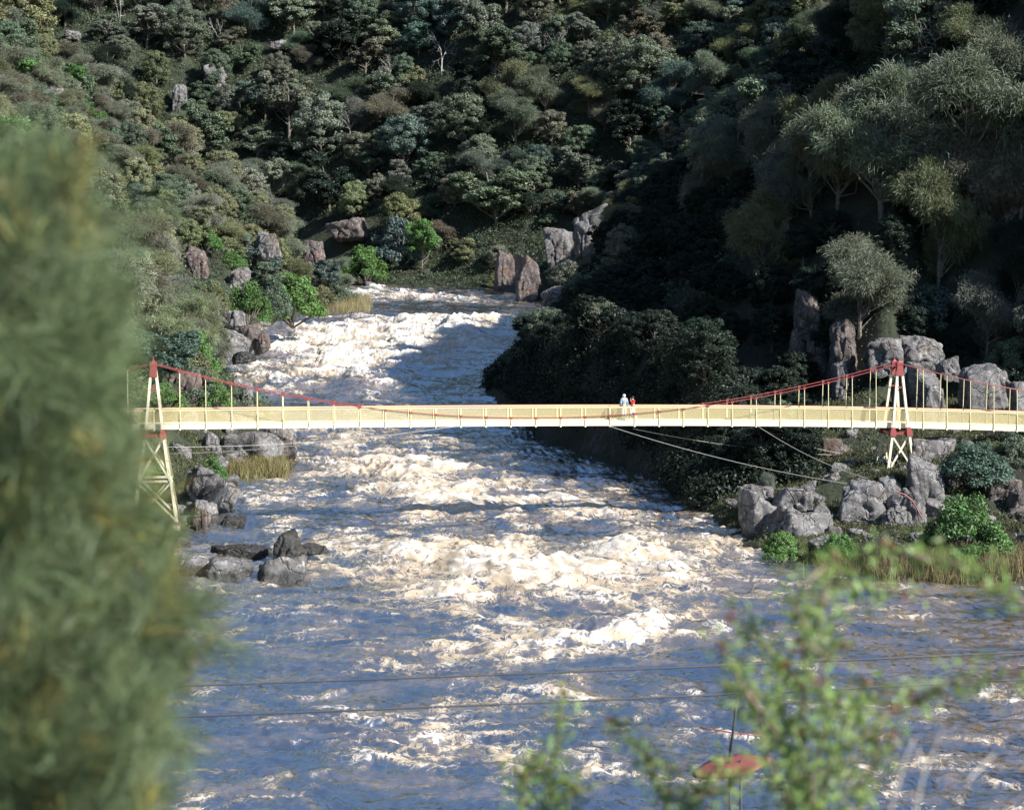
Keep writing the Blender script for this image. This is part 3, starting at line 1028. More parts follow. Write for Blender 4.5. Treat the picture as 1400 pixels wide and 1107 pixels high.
def plant(kind, loc, H, wide=1.0, tint='grey-green', label=None, group=None, var=None, bare=False, rz=None):
    v = var if var is not None else random.randrange(len(PROTO[kind]))
    H0, cm, tm, _ = PROTO[kind][v % len(PROTO[kind])]
    s = H / H0
    t = thing(NAMES[kind], label, CATS[kind], loc, group, rz if rz is not None else random.uniform(0, 6.28))
    t.scale = (s * wide, s * wide, s)
    col = None
    if cm is not None and not bare:
        c = link('foliage' if kind in ('shrub', 'bush') else 'crown', cm, None, t)
        f = random.uniform(.8, 1.2)
        col = [min(1, q * f * random.uniform(.94, 1.06)) for q in TINTS[tint]]
        c.color = (*col, 1)
    link('stems' if kind in ('shrub', 'bush') else 'trunk', tm, None, t)
    top = proj(np.array([loc[0], loc[1], loc[2] + H]))
    mid = proj(np.array([loc[0], loc[1], loc[2] + H * .6]))
    PLANTS.append(dict(o=t, kind=kind, tint=tint, H=H, wide=wide, px=float(mid[0]), py=float(mid[1]), top=float(top[1]), Y=float(loc[1]), v=v, auto=label is None, x=float(loc[0])))
    return t


def top_tree(kind, px, py, H, wide=1.0, tint='grey-green', label=None, y0=150, **k):
    p = by_top(px, py, H, y0)
    return plant(kind, p + np.array([0, 0, -.15]), H, wide, tint, label, **k)


def base_plant(kind, px, py, wpx, hpx, Y, tint, label, **k):
    """a shrub whose foot shows at (px, py), given size in the photo and distance"""
    p = at(px, py, Y)
    ph = hit(px, py, 110)
    if abs(ph[1] - Y) < 30:
        p = ph
        Y = ph[1]
    s = Y / F
    H = hpx * s
    w = (wpx * s / 4.1) / (H / 3.0) if kind == 'shrub' else (wpx * s / 7.6) / (H / 10.0)
    return plant(kind, p, H, w, tint, label, **k)


# she-oaks the photo shows large on the sunlit right slope
BG = 'she-oaks on the right slope'
for a in [(1205, 92, 13, 1.05, 'grey-green', 'big grey-green she-oak, left half of the broadest crown mass on the right slope'),
          (1262, 74, 14, 1.15, 'silvery', 'tallest silvery she-oak, top of the broadest crown mass on the right slope'),
          (1335, 84, 14, 1.1, 'grey-green', 'big grey-green she-oak, right end of the broadest crown mass near the frame edge'),
          (1150, 118, 11, .95, 'brownish', 'brownish she-oak at the left shoulder of the broadest crown mass'),
          (1285, 222, 11, .8, 'olive', 'olive she-oak hanging low beneath the broadest crown mass, left of the sunlit crag'),
          (1345, 180, 9, .9, 'brownish', 'brownish she-oak between the broadest crown mass and the sunlit crag'),
          (1058, 128, 10, .75, 'grey-green', 'slim grey-green she-oak rising alone from the dark gully, left of the broadest crowns'),
          (1075, 180, 9, .95, 'silvery', 'silvery she-oak with wide crown below the slim lone one'),
          (1110, 165, 9, .9, 'grey-green', 'grey-green she-oak filling the gap between the wide silvery crown and the broadest crowns'),
          (1045, 265, 9, .9, 'olive', 'olive she-oak hanging low at the edge of the black gully'),
          (982, 138, 8, .85, 'grey-green', 'small round grey-green she-oak alone against the black gully'),
          (955, 195, 8, .8, 'brownish', 'small brownish she-oak below the small round one in the black gully'),
          (965, 70, 10, 1.1, 'grey-green', 'grey-green she-oak at the upper edge of the black gully'),
          (1010, 30, 10, 1.1, 'olive', 'olive she-oak near the top frame edge above the black gully'),
          (1178, 325, 8.5, 1.15, 'grey-green', 'feathery grey-green she-oak on the cliff left of the right tower top'),
          (1352, 366, 8, .85, 'silvery', 'silvery cone-shaped she-oak behind the huge rounded boulder'),
          (1395, 300, 8, .8, 'dark green', 'dark she-oak at the right frame edge below the sunlit crag'),
          (1400, 120, 11, .9, 'brownish', 'brownish she-oak cut by the right frame edge above the sunlit crag'),
          (1385, 20, 11, .9, 'grey-green', 'grey-green she-oak in the top right corner')]:
    top_tree('sheoak', *a, group=BG, y0=160)
for px_, py_, H_ in ((1088, 60, 7), (1130, 48, 7), (1112, 96, 6), (1150, 84, 6), (1100, 130, 5), (1135, 118, 6), (1102, 440, 3.5), (1128, 430, 3.2), (1080, 470, 3), (1150, 452, 3)):
    top_tree('tea', px_, py_, H_, 1.2, 'dark green', y0=150)  # near-black crowns fill the bare slope with painted shade
top_tree('shrub', 1272, 386, 4.2, 1.15, 'blue-green', 'blue-green bushy shrub above the slab right of the right tower', y0=160)
top_tree('shrub', 1310, 452, 2.6, 1.2, 'dark green', 'dark shrub tucked behind the huge rounded boulder', y0=160)
top_tree('shrub', 1390, 455, 4, 1.1, 'dull green', 'dull green shrub at the right frame edge above the deck', y0=160)
t = top_tree('dead', 1285, 8, 7, .9, 'silvery', 'bare white branches of a dead tree near the top right', y0=160)
t = top_tree('dead', 603, 32, 12, .8, 'silvery', 'bare pale dead tree standing on the far slope near the top centre', y0=420)
t = top_tree('dead', 1085, 285, 5, .5, 'silvery', 'small bare stick of a dead tree in the black gully', y0=160)
t = top_tree('dead', 163, -30, 15, .35, 'silvery', 'single bare white trunk at the top left of the far slope', y0=300)
for i_, (px_, py_, H_) in enumerate(((300, 20, 9), (420, 130, 8), (535, 70, 10), (700, 60, 9), (372, 205, 7), (260, 190, 6), (480, 150, 9), (150, 215, 5), (640, 160, 8), (760, 30, 10))):
    top_tree('dead', px_, py_, H_, .8, 'silvery', ['leafless grey tree', 'thin bare tree', 'forked bare tree', 'pale leafless tree', 'short bare tree', 'small leafless tree', 'tall bare tree', 'stunted bare tree', 'grey bare tree', 'slender leafless tree'][i_] +
             [' near the top left of the far slope', ' above the tall grey crag', ' left of the larger bare dead tree', ' right of the larger bare dead tree', ' where left and far slopes meet', ' on the left slope above the reddish outcrop',
              ' halfway up the far slope', ' on the left slope beside the blurred she-oak', ' above the bend on the far slope', ' high above the far cliff blocks'][i_], y0=150)
# riverside shrubs
base_plant('shrub', 1318, 772, 132, 98, 137.5, 'bright green', 'large round bright green bush at the right water edge')
base_plant('shrub', 1330, 668, 120, 66, 149, 'blue-green', 'wide blue-green shrub under the right approach span')
base_plant('shrub', 1388, 640, 70, 48, 154, 'dull green', 'dull green shrub under the deck at the right frame edge')
base_plant('shrub', 1068, 770, 60, 46, 134.5, 'bright green', 'small yellow-green shrub at the foot of the riverside outcrop')
base_plant('shrub', 1145, 768, 60, 42, 135, 'bright green', 'low yellow-green shrub in front of the big pale block')
base_plant('shrub', 1085, 690, 34, 26, 139.8, 'olive', 'tiny olive shrub growing on the riverside outcrop')
base_plant('sheoak', 1047, 698, 30, 52, 139.6, 'silvery', 'thin wispy sapling growing on the riverside outcrop')
base_plant('shrub', 292, 566, 62, 50, 190, 'bright green', 'green shrub behind the second hanger right of the left tower')
base_plant('shrub', 292, 668, 46, 44, 152, 'bright green', 'small green shrub beside the reed patch on the left bank')
base_plant('shrub', 340, 446, 72, 62, 262, 'bright green', 'leafy green shrub directly above the upstream rock pile')
base_plant('shrub', 400, 444, 100, 70, 292, 'bright green', 'large dense green shrub overhanging the upstream left shore')
base_plant('shrub', 372, 440, 60, 66, 286, 'dull green', 'dull green shrub between the two large green shrubs upstream')
base_plant('shrub', 270, 516, 64, 66, 222, 'bright green', 'green shrub above the cable right of the left tower')
base_plant('shrub', 252, 470, 60, 56, 232, 'dull green', 'dull green shrub left of the upstream rock pile')
base_plant('shrub', 292, 430, 50, 46, 258, 'olive', 'olive shrub up-left of the upstream rock pile')
base_plant('shrub', 440, 428, 46, 38, 355, 'olive', 'pale olive shrub at the tip of the left spur by the sandbar')
base_plant('shrub', 500, 388, 78, 52, 455, 'bright green', 'bright green shrub at the far end of the river')
base_plant('gum', 578, 372, 52, 70, 458, 'bright green', 'small bright green tree leaning over the dark far shore')
base_plant('shrub', 545, 366, 90, 70, 470, 'blue-green', 'blue-green shrub behind the bright one at the far end of the river')
base_plant('shrub', 778, 392, 60, 36, 405, 'grey-green', 'grey-green shrub between the far cliff blocks')

# forest scattered over the slopes, denser where crowns are small
NH = len(PLANTS)
occ = [(p['x'], p['Y'], p['H'] * .32 * p['wide'] ** .5) for p in PLANTS if p['kind'] in ('sheoak', 'gum', 'tea', 'scrub')]


def scatter(n, xr, yr, test, spacing, seed, pick, pre=None):
    r = random.Random(seed)
    made = 0
    for _ in range(n):
        x = r.uniform(*xr)
        y = r.uniform(*yr)
        if not test(x, y):
            continue
        z = float(gz(x, y))
        kind, H, wide, tint = pick(r, x, y)
        px, py = proj(np.array([x, y, z + H]))
        bx, by = proj(np.array([x, y, z]))
        if px < -45 or px > 1450 or by < -40 or py > 760 or not seen(x, y, z + H):
            continue
        sp = spacing * (H / 9.0 if kind != 'shrub' else .5)
        hw = (.36 * H if kind != 'shrub' else .6 * H) * wide * F / y
        if any(y < k4 and px - hw < b_ and px + hw > a_ and py < d_ and by > c_ for a_, b_, c_, d_, k4 in SHOW):
            continue
        if x > midx(y) and ((222 < y < 338 and gd(x, y) < 9) or (338 <= y < 452 and x > 0 and gd(x, y) < 16)):
            continue
        if x > midx(y) and 250 < y < 452 and gd(x, y) < 48:
            H = min(H, 5.5)
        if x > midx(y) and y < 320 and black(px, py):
            kind, H, wide, tint = 'scrub', r.uniform(3, 5), 1.3, 'dark green'  # crowns in these zones get shade put into their leaf colour
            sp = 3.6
        if any((x - a) ** 2 + (y - b) ** 2 < (sp * .55 + c * .55) ** 2 for a, b, c in occ):
            continue
        occ.append((x, y, sp * .5))
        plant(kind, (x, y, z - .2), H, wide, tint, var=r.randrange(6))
        made += 1
    return made


SHOW = [(708, 735, 362, 410, 440), (752, 812, 300, 345, 455), (745, 780, 392, 412, 440), (1250, 1292, 510, 600, 170), (1320, 1380, 505, 580, 170), (1366, 1400, 235, 290, 200),
        (418, 500, 302, 340, 470), (258, 284, 345, 372, 330), (312, 344, 370, 390, 340), (305, 370, 430, 485, 256), (92, 106, 43, 52, 600), (240, 254, 118, 138, 600), (374, 392, 55, 64, 600),
        (1186, 1275, 468, 500, 178), (1134, 1168, 440, 520, 181), (596, 610, 60, 120, 520)]
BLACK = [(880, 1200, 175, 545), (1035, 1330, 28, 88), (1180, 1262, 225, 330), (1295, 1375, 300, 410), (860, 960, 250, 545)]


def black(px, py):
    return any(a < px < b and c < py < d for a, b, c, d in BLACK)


_D = sdist(_X, _Y)


def gd(x, y):
    return float(_D[int(round(y - GY[0])), int(round(x - GX[0]))])


def midx(y):
    return .5 * (shoreL(min(y, 440)) + shoreR(min(y, 430)))


def clearpx(x, y):
    z = float(gz(x, y))
    px, py = proj(np.array([x, y, z + 2]))
    return px, py


def pick_far(r, x, y):
    q = r.random()
    k = 'gum' if q < .36 else 'tea' if q < .82 else 'sheoak'
    H = r.choice([r.uniform(6, 9), r.uniform(8.5, 13), r.uniform(8.5, 13), r.uniform(12, 17)])
    if 4 < x < 75 and 375 < y < 452:
        H = min(H, 5.5)
    return k, H, r.uniform(1.05, 1.5), r.choice(['dull green', 'dark green', 'grey-green', 'blue-green', 'dull green', 'brownish', 'olive', 'grey-green', 'silvery', 'grey-green'])


def pick_left(r, x, y):
    q = r.random()
    if q < .38:
        return 'sheoak', r.uniform(5, 8.5), r.uniform(1.15, 1.5), r.choice(['pale olive', 'grey-green', 'olive', 'pale grey', 'pale grey', 'brownish'])
    if q < .66:
        return 'tea', r.uniform(4.5, 8), r.uniform(1.1, 1.5), r.choice(['pale olive', 'dull green', 'olive', 'pale grey'])
    if q < .8:
        return 'gum', r.uniform(5, 8.5), r.uniform(1.1, 1.4), r.choice(['blue-green', 'dull green', 'bright green', 'olive'])
    return 'shrub', r.uniform(2.4, 4), r.uniform(1.0, 1.5), r.choice(['bright green', 'dull green', 'olive'])


def pick_right(r, x, y):
    q = r.random()
    d = gd(x, y)
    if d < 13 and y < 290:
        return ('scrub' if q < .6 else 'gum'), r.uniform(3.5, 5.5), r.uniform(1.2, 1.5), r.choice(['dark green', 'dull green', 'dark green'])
    return ('sheoak' if q < .48 else 'gum' if q < .74 else 'tea'), r.uniform(6, 10), r.uniform(1.0, 1.25), r.choice(['grey-green', 'grey-green', 'silvery', 'olive', 'dull green', 'dark green'])


def seen(x, y, z):
    t = np.linspace(.02, .95, 160)
    return bool(np.all(gz(x * (1 - t), y * (1 - t)) < z + (CAMZ - z) * t - .4))


def free_of_rocks(px, py, marg=6):
    for b in KEEP:
        if b[0] - marg < px < b[1] + marg and b[2] - marg < py < b[3] + marg:
            return False
    return True


KEEP = [(1240, 1300, 500, 660), (1310, 1400, 500, 590), (1180, 1290, 460, 505), (1360, 1400, 230, 310), (700, 742, 355, 425), (744, 820, 292, 370), (736, 786, 390, 425),
        (250, 286, 340, 380), (306, 346, 366, 396), (408, 512, 296, 372), (290, 375, 420, 495), (84, 116, 40, 58)]


def t_far(x, y):
    d = gd(x, y)
    px, py = clearpx(x, y)
    return y > 436 and d > 5 and free_of_rocks(px, py)


def t_left(x, y):
    px, py = clearpx(x, y)
    return y < 440 and x < midx(y) and gd(x, y) > (4 if y > 200 else 6) and y > 90 and free_of_rocks(px, py)


def t_right(x, y):
    px, py = clearpx(x, y)
    d = gd(x, y)
    if not (x > midx(y) and y < 440 and d > 3.5 and free_of_rocks(px, py, 10)):
        return False
    return y > np.interp(x, [19.8, 22.6, 36, 44, 66, 100, 200], [146, 171, 175, 167, 147, 126, 66]) + 3


nf = scatter(14000, (-125, 120), (436, 590), t_far, 7.4, 1, pick_far)
nl = scatter(14000, (-110, -14), (90, 440), t_left, 6.8, 2, pick_left)
nr = scatter(27000, (-8, 128), (150, 440), t_right, 5.6, 3, pick_right)
SCRUB = []
_n = 0
_r = random.Random(44)
for _ in range(9000):
    y = _r.uniform(150, 235) if _ % 3 else _r.uniform(150, 330)
    x = shoreR(y) + _r.uniform(.5, 12)
    d = gd(x, y)
    if not (.8 < d < 17 and x > midx(y) and y > np.interp(x, [19.8, 22.6, 36, 44, 66, 100, 200], [146, 171, 175, 167, 147, 126, 66]) + 1):
        continue
    if any((x - a) ** 2 + (y - b) ** 2 < 1.5 + .12 * c * c for a, b, c in occ):
        continue
    z = float(gz(x, y))
    H = _r.uniform(1.6, 3.2) if y < 222 else _r.uniform(.9, 1.9)
    if not seen(x, y, z + H):
        continue
    occ.append((x, y, .6))
    SCRUB.append((x, y, z - .25, H, _r.uniform(1.1, 1.6)))
    _n += 1
    if _n > 330:
        break
_n = 0
for _ in range(4000):
    x, y = _r.uniform(-34, 26), _r.uniform(395, 462)
    d = gd(x, y)
    if not (.8 < d < 18) or any((x - a) ** 2 + (y - b) ** 2 < 2.6 + .1 * c * c for a, b, c in occ):
        continue
    z = float(gz(x, y))
    H = _r.uniform(1.2, 2.6)
    if not seen(x, y, z + H):
        continue
    occ.append((x, y, .6))
    plant('shrub', (x, y, z - .25), H, _r.uniform(1.2, 1.7), _r.choice(['dull green', 'olive', 'blue-green', 'grey-green']), var=_r.randrange(4))
    _n += 1
    if _n > 45:
        break
print('TREES far', nf, 'left', nl, 'right', nr, 'kinds', {k: sum(p['kind'] == k for p in PLANTS) for k in NAMES})

# labels for the scattered forest: look first, then where it stands against a landmark one can find
MARK = [('the bare dead tree', 603, 90), ('the bare white trunk', 163, 20), ('the tall grey crag', 430, 340), ('the reddish outcrop', 268, 350), ('the two-toned outcrop', 326, 380),
        ('the upright cliff block', 720, 385), ('the square cliff face', 766, 330), ('the upstream rock pile', 325, 450), ('the right tower top', 1225, 495),
        ('the sunlit crag', 1390, 260), ('the slim lone she-oak', 1058, 160), ('the left tower top', 212, 500), ('the flat-topped crag', 475, 310), ('the dark-edged outcrop', 246, 128),
        ('the white dead branches', 1285, 40), ('the highest outcrop', 100, 48), ('the lone gully she-oak', 982, 165), ('the far pale slab', 384, 60),
        ('the ribbed cliff block', 800, 312), ('the river end', 590, 395), ('the feathery cliffside she-oak', 1178, 370)]
ORD = ['first', 'second', 'third', 'fourth', 'fifth', 'sixth', 'seventh', 'eighth', 'ninth', 'tenth', 'eleventh', 'twelfth', 'thirteenth', 'fourteenth', 'fifteenth', 'sixteenth', 'seventeenth', 'eighteenth', 'nineteenth', 'twentieth']
ORD += ['twenty-' + o for o in ORD[:9]] + ['thirtieth'] + ['thirty-' + o for o in ORD[:9]] + ['fortieth'] + ['forty-' + o for o in ORD[:9]]


def direc(dx, dy):
    a = (math.degrees(math.atan2(-dy, dx)) + 360) % 360
    return ['right of', 'above-right of', 'straight above', 'above-left of', 'left of', 'below-left of', 'straight below', 'below-right of'][int((a + 22.5) // 45) % 8]


SHAPE = {'sheoak': ['feathery', 'ragged', 'drooping', 'wispy', 'tufted', 'shaggy'], 'gum': ['rounded', 'clumpy', 'domed', 'lumpy', 'spreading', 'billowing'], 'tea': ['dense', 'full', 'round-topped', 'mounded', 'thick'], 'scrub': ['dense', 'full', 'round-topped', 'mounded', 'thick'], 'shrub': ['low', 'bushy', 'squat', 'leafy'], 'bush': ['low', 'bushy', 'squat', 'leafy'], 'dead': ['bare', 'bare']}
buckets = {}
for p in PLANTS:
    if p['auto']:
        m = min(MARK, key=lambda q: (q[1] - p['px']) ** 2 + (q[2] - p['py']) ** 2)
        dx, dy = p['px'] - m[1], p['py'] - m[2]
        sh = SHAPE[p['kind']][p['v'] % len(SHAPE[p['kind']])]
        key = (p['tint'], CATS[p['kind']], direc(dx, dy), m[0])
        buckets.setdefault(key, []).append((math.hypot(dx, dy), sh, p))
for key, L in buckets.items():
    L.sort(key=lambda q: q[0])
    for i, (_, sh, p) in enumerate(L):
        if len(L) == 1:
            lab = f"{sh} {key[0]} {key[1]} {key[2]} {key[3]}"
        else:
            lab = f"{sh} {key[0]} {key[1]}, {ORD[min(i, len(ORD) - 1)]} one {key[2]} {key[3]}"
        p['o']['label'] = lab
        p['o']['group'] = ('trees on the far slope' if p['Y'] > 436 else 'trees on the left slope' if p['x'] < midx(p['Y']) else 'trees on the right slope') if p['kind'] not in ('shrub', 'bush') else 'shrubs on the slopes'

# undergrowth that fills the gaps between trunks
r = np.random.default_rng(21)
n = 380000
ux = r.uniform(-125, 115, n)
uy = 85 + (600 - 85) * r.uniform(0, 1, n) ** .8
ud = _D[np.clip((uy - GY[0]).round().astype(int), 0, len(GY) - 1), np.clip((ux - GX[0]).round().astype(int), 0, len(GX) - 1)]
uz = gz(ux, uy)
upx, upy = proj(np.stack([ux, uy, uz + .5], 1))
den = fbm2(ux / 14, uy / 14, 91, 3)
ok = (ud > 1.2) & (upx > -60) & (upx < 1460) & (upy > -60) & (upy < 1000) & (den > -.7)
for b in KEEP:
    ok &= ~((upx > b[0]) & (upx < b[1]) & (upy > b[2]) & (upy < b[3]))
C = np.stack([ux, uy, uz], 1)[ok][:105000]
m = 9
P = np.repeat(C, m, 0) + np.random.default_rng(5).normal(0, 1, (len(C) * m, 3)) * np.array([.55, .55, .3]) + np.array([0, 0, .5])
N = unit(r.normal(0, .6, P.shape) + np.array([.1, -.1, .8]))
nearf = np.where(P[:, 1] < 200, .38, 1.0)
V, Fq = leaves(P, N, nearf * r.uniform(.25, .6, len(P)), nearf * r.uniform(.12, .3, len(P)), r)
o = link('undergrowth', raw_mesh('undergrowth', V, Fq), M['under'])
o.color = (.072, .096, .055, 1)
tag(o, kind='stuff')


r = np.random.default_rng(63)
n = 60000
ux, uy = r.uniform(-32, 46, n), r.uniform(120, 178, n)
ud = sdist(ux, uy)
uz = gz(ux, uy)
upx, upy = proj(np.stack([ux, uy, uz], 1))
ok = (ud > .8) & (upx > 200) & (upx < 1440) & (fbm2(ux / 4, uy / 4, 93, 3) > -.15)
C = np.stack([ux, uy, uz], 1)[ok][:11000]
m = 12
P = np.repeat(C, m, 0) + r.normal(0, 1, (len(C) * m, 3)) * np.array([.22, .22, .03])
Dr = unit(r.normal(0, .6, P.shape) + np.array([0, 0, 1.0]))
V, Fq = strands(P, Dr, r.uniform(.15, .5, len(P)), r.uniform(.025, .06, len(P)), r.uniform(.2, 1.4, len(P)), r)
o = link('grass', raw_mesh('grass', V, Fq), M['reed'])
o.color = (.10, .105, .05, 1)
tag(o, kind='stuff')


r = np.random.default_rng(66)
PP, NN = [], []
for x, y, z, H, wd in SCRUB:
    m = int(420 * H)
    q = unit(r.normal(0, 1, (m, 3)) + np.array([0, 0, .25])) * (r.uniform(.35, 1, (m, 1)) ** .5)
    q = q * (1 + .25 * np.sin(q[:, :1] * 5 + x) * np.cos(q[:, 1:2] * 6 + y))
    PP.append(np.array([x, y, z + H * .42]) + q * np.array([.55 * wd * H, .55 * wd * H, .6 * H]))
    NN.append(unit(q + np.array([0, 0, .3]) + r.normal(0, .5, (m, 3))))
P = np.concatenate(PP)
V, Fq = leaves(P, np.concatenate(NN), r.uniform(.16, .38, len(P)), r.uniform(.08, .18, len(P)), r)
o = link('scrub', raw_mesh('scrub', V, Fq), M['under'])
o.color = (.017, .026, .016, 1)  # leaf colour lowered to near black as painted shade on the river face
tag(o, kind='stuff')


def reeds(label, px0, px1, py0, py1, n, h, tint, Y=None, seed=0):
    r = np.random.default_rng(seed)
    px = r.uniform(px0, px1, n)
    py = py0 + (py1 - py0) * r.uniform(0, 1, n)
    pts = np.array([[*on_water(a, b)] for a, b in zip(px[:400], py[:400])])
    k = r.integers(0, 400, n)
    xy = pts[k] + r.normal(0, .35, (n, 2))
    P = np.stack([xy[:, 0], xy[:, 1], zw(xy[:, 1]) - .1], 1)
    Dr = unit(r.normal(0, .22, (n, 3)) + np.array([0, 0, 1.0]))
    V, Fq = strands(P, Dr, h * r.uniform(.5, 1.15, n), r.uniform(.02, .05, n), r.uniform(0, .5, n), r)
    o = link('reeds', raw_mesh('reeds', V, Fq), M['reed'])
    o.color = (*tint, 1)
    tag(o, kind='stuff')
    return o


reeds('', 1200, 1430, 778, 798, 9000, 1.8, (.20, .16, .085), seed=1)
reeds('', 1120, 1215, 776, 790, 1800, 1.0, (.17, .15, .07), seed=4)
reeds('', 306, 388, 640, 656, 5000, 1.3, (.20, .17, .075), seed=2)
reeds('', 446, 505, 410, 430, 4500, 1.8, (.24, .20, .10), seed=3)

# loose stones lying between the boulders of both banks
_r = random.Random(9)
SM = [rock_mesh(300 + i, (1, 1, .8), 4, .55) for i in range(6)]
for me in SM:
    me.materials.append(M['rock'])
PLACES = []
for i in range(400):
    if i % 3:
        x, y = _r.uniform(14, 42), _r.uniform(131, 168)
    else:
        y = _r.uniform(120, 210)
        x = shoreL(y) - _r.uniform(-.3, 5)
    d = gd(x, y)
    if d < .3 or any((x - a) ** 2 + (y - b) ** 2 < 2.2 for a, b in PLACES):
        continue
    z = float(gz(x, y))
    px, py = proj(np.array([x, y, z]))
    if z > 6:
        continue
    if not (235 < px < 1420) or not seen(x, y, z + .5):
        continue
    PLACES.append((x, y))
    s = _r.uniform(.5, 1.7) * (1.25 if i % 3 == 0 else 1)
    o = link('stone', _r.choice(SM))
    o.location = (x, y, z + .12 * s)
    o.scale = (s, s * _r.uniform(.7, 1.1), s * _r.uniform(.6, 1.0))
    o.rotation_euler = (_r.uniform(-.2, .2), _r.uniform(-.2, .2), _r.uniform(0, 6.3))
    side = 'right' if i % 3 else 'left'
    LM = [('the big pale block', 1178, 700), ('the tallest boulder', 1265, 670), ('the round bright bush', 1318, 725), ('the riverside outcrop', 1075, 715), ('the right tower foot', 1225, 650), ('the flat-topped block', 1374, 672)] if i % 3 else \
         [('the left tower foot', 225, 700), ('the left reed patch', 347, 645), ('the flat ledge', 345, 785), ('the rocks under the deck', 340, 605), ('the leftmost hangers', 262, 540)]
    m = min(LM, key=lambda q: (q[1] - px) ** 2 + (q[2] - py) ** 2)
    buckets2 = globals().setdefault('B2', {})
    buckets2.setdefault((side, direc(px - m[1], py - m[2]), m[0]), []).append((math.hypot(px - m[1], py - m[2]), o, s))
    if len(PLACES) > 75:
        break
for (side, dr, mk), L in B2.items():
    L.sort(key=lambda q: q[0])
    for i, (_, o, s) in enumerate(L):
        tag(o, f"{'small' if s < 1.0 else 'larger'} loose grey stone{', ' + ORD[min(i, len(ORD) - 1)] + ' one' if len(L) > 1 else ''} {dr} {mk}", 'stone', f'loose stones on the {side} bank')

# ------------------------------------------------------------------ suspension bridge
TL = at(211, 586, 143.0)
TR = at(1225, 585, 150.1)
AX = np.array([TR[0] - TL[0], TR[1] - TL[1], 0])
LB_ = float(np.linalg.norm(AX))
AX = AX / LB_
AY = np.array([-AX[1], AX[0], 0])          # away from the camera
ORG = np.array([TL[0], TL[1], 0])
HWD = .72


def s_of_px(px):
    # station whose near edge shows at px
    k = (px - CX) / F
    P0 = ORG - AY * HWD
    # X = k*Y  (small pitch): (P0x + s ax) = k' (P0y + s ay)
    kk = k / (FW[1])
    return (kk * P0[1] - P0[0]) / (AX[0] - kk * AX[1])


def pt(s, lat, z):
    p = ORG + AX * s + AY * lat
    return np.array([p[0], p[1], z])


_sx, _sz = [], []
for px, py in [(150, 588.0), (212, 587.0), (450, 584.0), (700, 582.6), (950, 582.6), (1225, 584.6), (1330, 587.0), (1400, 589.5), (1500, 594)]:
    s = s_of_px(px)
    P = ORG + AX * s - AY * HWD
    _sx.append(s)
    _sz.append(at(px, py, P[1])[2])
_sx = [-20] + _sx + [90]
_sz = [_sz[0] - .3] + _sz + [_sz[-1] - 2.4]
_c = np.polyfit(_sx[1:-1], _sz[1:-1], 3)


def dz(s):
    return float(np.polyval(_c, np.clip(s, -10, LB_ + 14)))


NP_ = 30
ST = LB_ / NP_
KL, KR = -5, 11
bridge = thing('suspension_bridge', 'cream and red suspension footbridge with wire mesh sides spanning the river', 'footbridge', pt(0, 0, dz(0)))
BO = np.array(bridge.location)
CH = []


def part(mb, name, mat, parent=None, smooth=False):
    mb.v = [tuple(np.array(v) - BO) for v in mb.v]
    o = mb.build(name, M[mat], parent or bridge, smooth)
    return o


stations = np.arange(KL, NP_ + KR + 1)
fine = np.linspace(KL * ST, (NP_ + KR) * ST, 120)
mb = MB()
for a, b in zip(fine[:-1], fine[1:]):
    mb.bar(pt(a, 0, dz(a) + .26), pt(b, 0, dz(b) + .26), 2 * HWD - .09, .06)
part(mb, 'deck', 'creamlight')
for sd in (-1, 1):
    mb = MB()
    for a, b in zip(fine[:-1], fine[1:]):
        mb.bar(pt(a, sd * HWD, dz(a) + .165), pt(b, sd * HWD, dz(b) + .165), .08, .33)
    part(mb, 'edge_beam', 'creamlight')
for k in stations:
    s = k * ST
    mb = MB()
    mb.bar(pt(s, -HWD - .12, dz(s) + .0), pt(s, HWD + .12, dz(s) + .0), .09, .14)
    part(mb, 'cross_beam', 'creamlight')
RH = 1.28
for sd in (-1, 1):
    mb = MB()
    for a, b in zip(fine[:-1], fine[1:]):
        mb.bar(pt(a, sd * HWD, dz(a) + RH - .04), pt(b, sd * HWD, dz(b) + RH - .04), .07, .075)
    rail = part(mb, 'railing', 'cream')
    mb = MB()
    for a, b in zip(fine[:-1], fine[1:]):
        mb.bar(pt(a, sd * HWD, dz(a) + RH + .02), pt(b, sd * HWD, dz(b) + RH + .02), .05, .035)
    part(mb, 'handrail', 'red', rail)
    for k in stations:
        s = k * ST
        mb = MB()
        mb.bar(pt(s, sd * HWD, dz(s) + .332), pt(s, sd * HWD, dz(s) + RH - .08), .085, .07, AX)
        part(mb, 'post', 'cream', rail)
    for k in stations[:-1]:
        a, b = k * ST + .05, (k + 1) * ST - .05
        mb = MB()
        mb.add([pt(a, sd * HWD, dz(a) + .34), pt(b, sd * HWD, dz(b) + .34), pt(b, sd * HWD, dz(b) + RH - .08), pt(a, sd * HWD, dz(a) + RH - .08)], [(0, 1, 2, 3)])
        part(mb, 'mesh_panel', 'mesh', rail)

ZTL = float(at(212, 497, 143)[2])
ZTR = float(at(1226, 496, 150)[2])
sm = LB_ * .492
zm = float(at(700, 571, 146)[2])
cat_ = np.polyfit([0, sm, LB_], [ZTL, zm, ZTR], 2)
zR1 = float(at(1400, 533, 151.5)[2])
sR1 = s_of_px(1400)
slR = (ZTR - zR1) / (sR1 - LB_)


def cz(s):
    if s < 0:
        return ZTL + s * slR * 1.0 + .004 * s * s
    if s > LB_:
        q = s - LB_
        return ZTR - q * slR - .006 * q * (sR1 - LB_ - q)
    return float(np.polyval(cat_, s))


def clat(s):
    z = cz(s)
    t = np.clip((z - dz(s)) / 5.0, 0, 1)
    return HWD + .10 - .27 * t


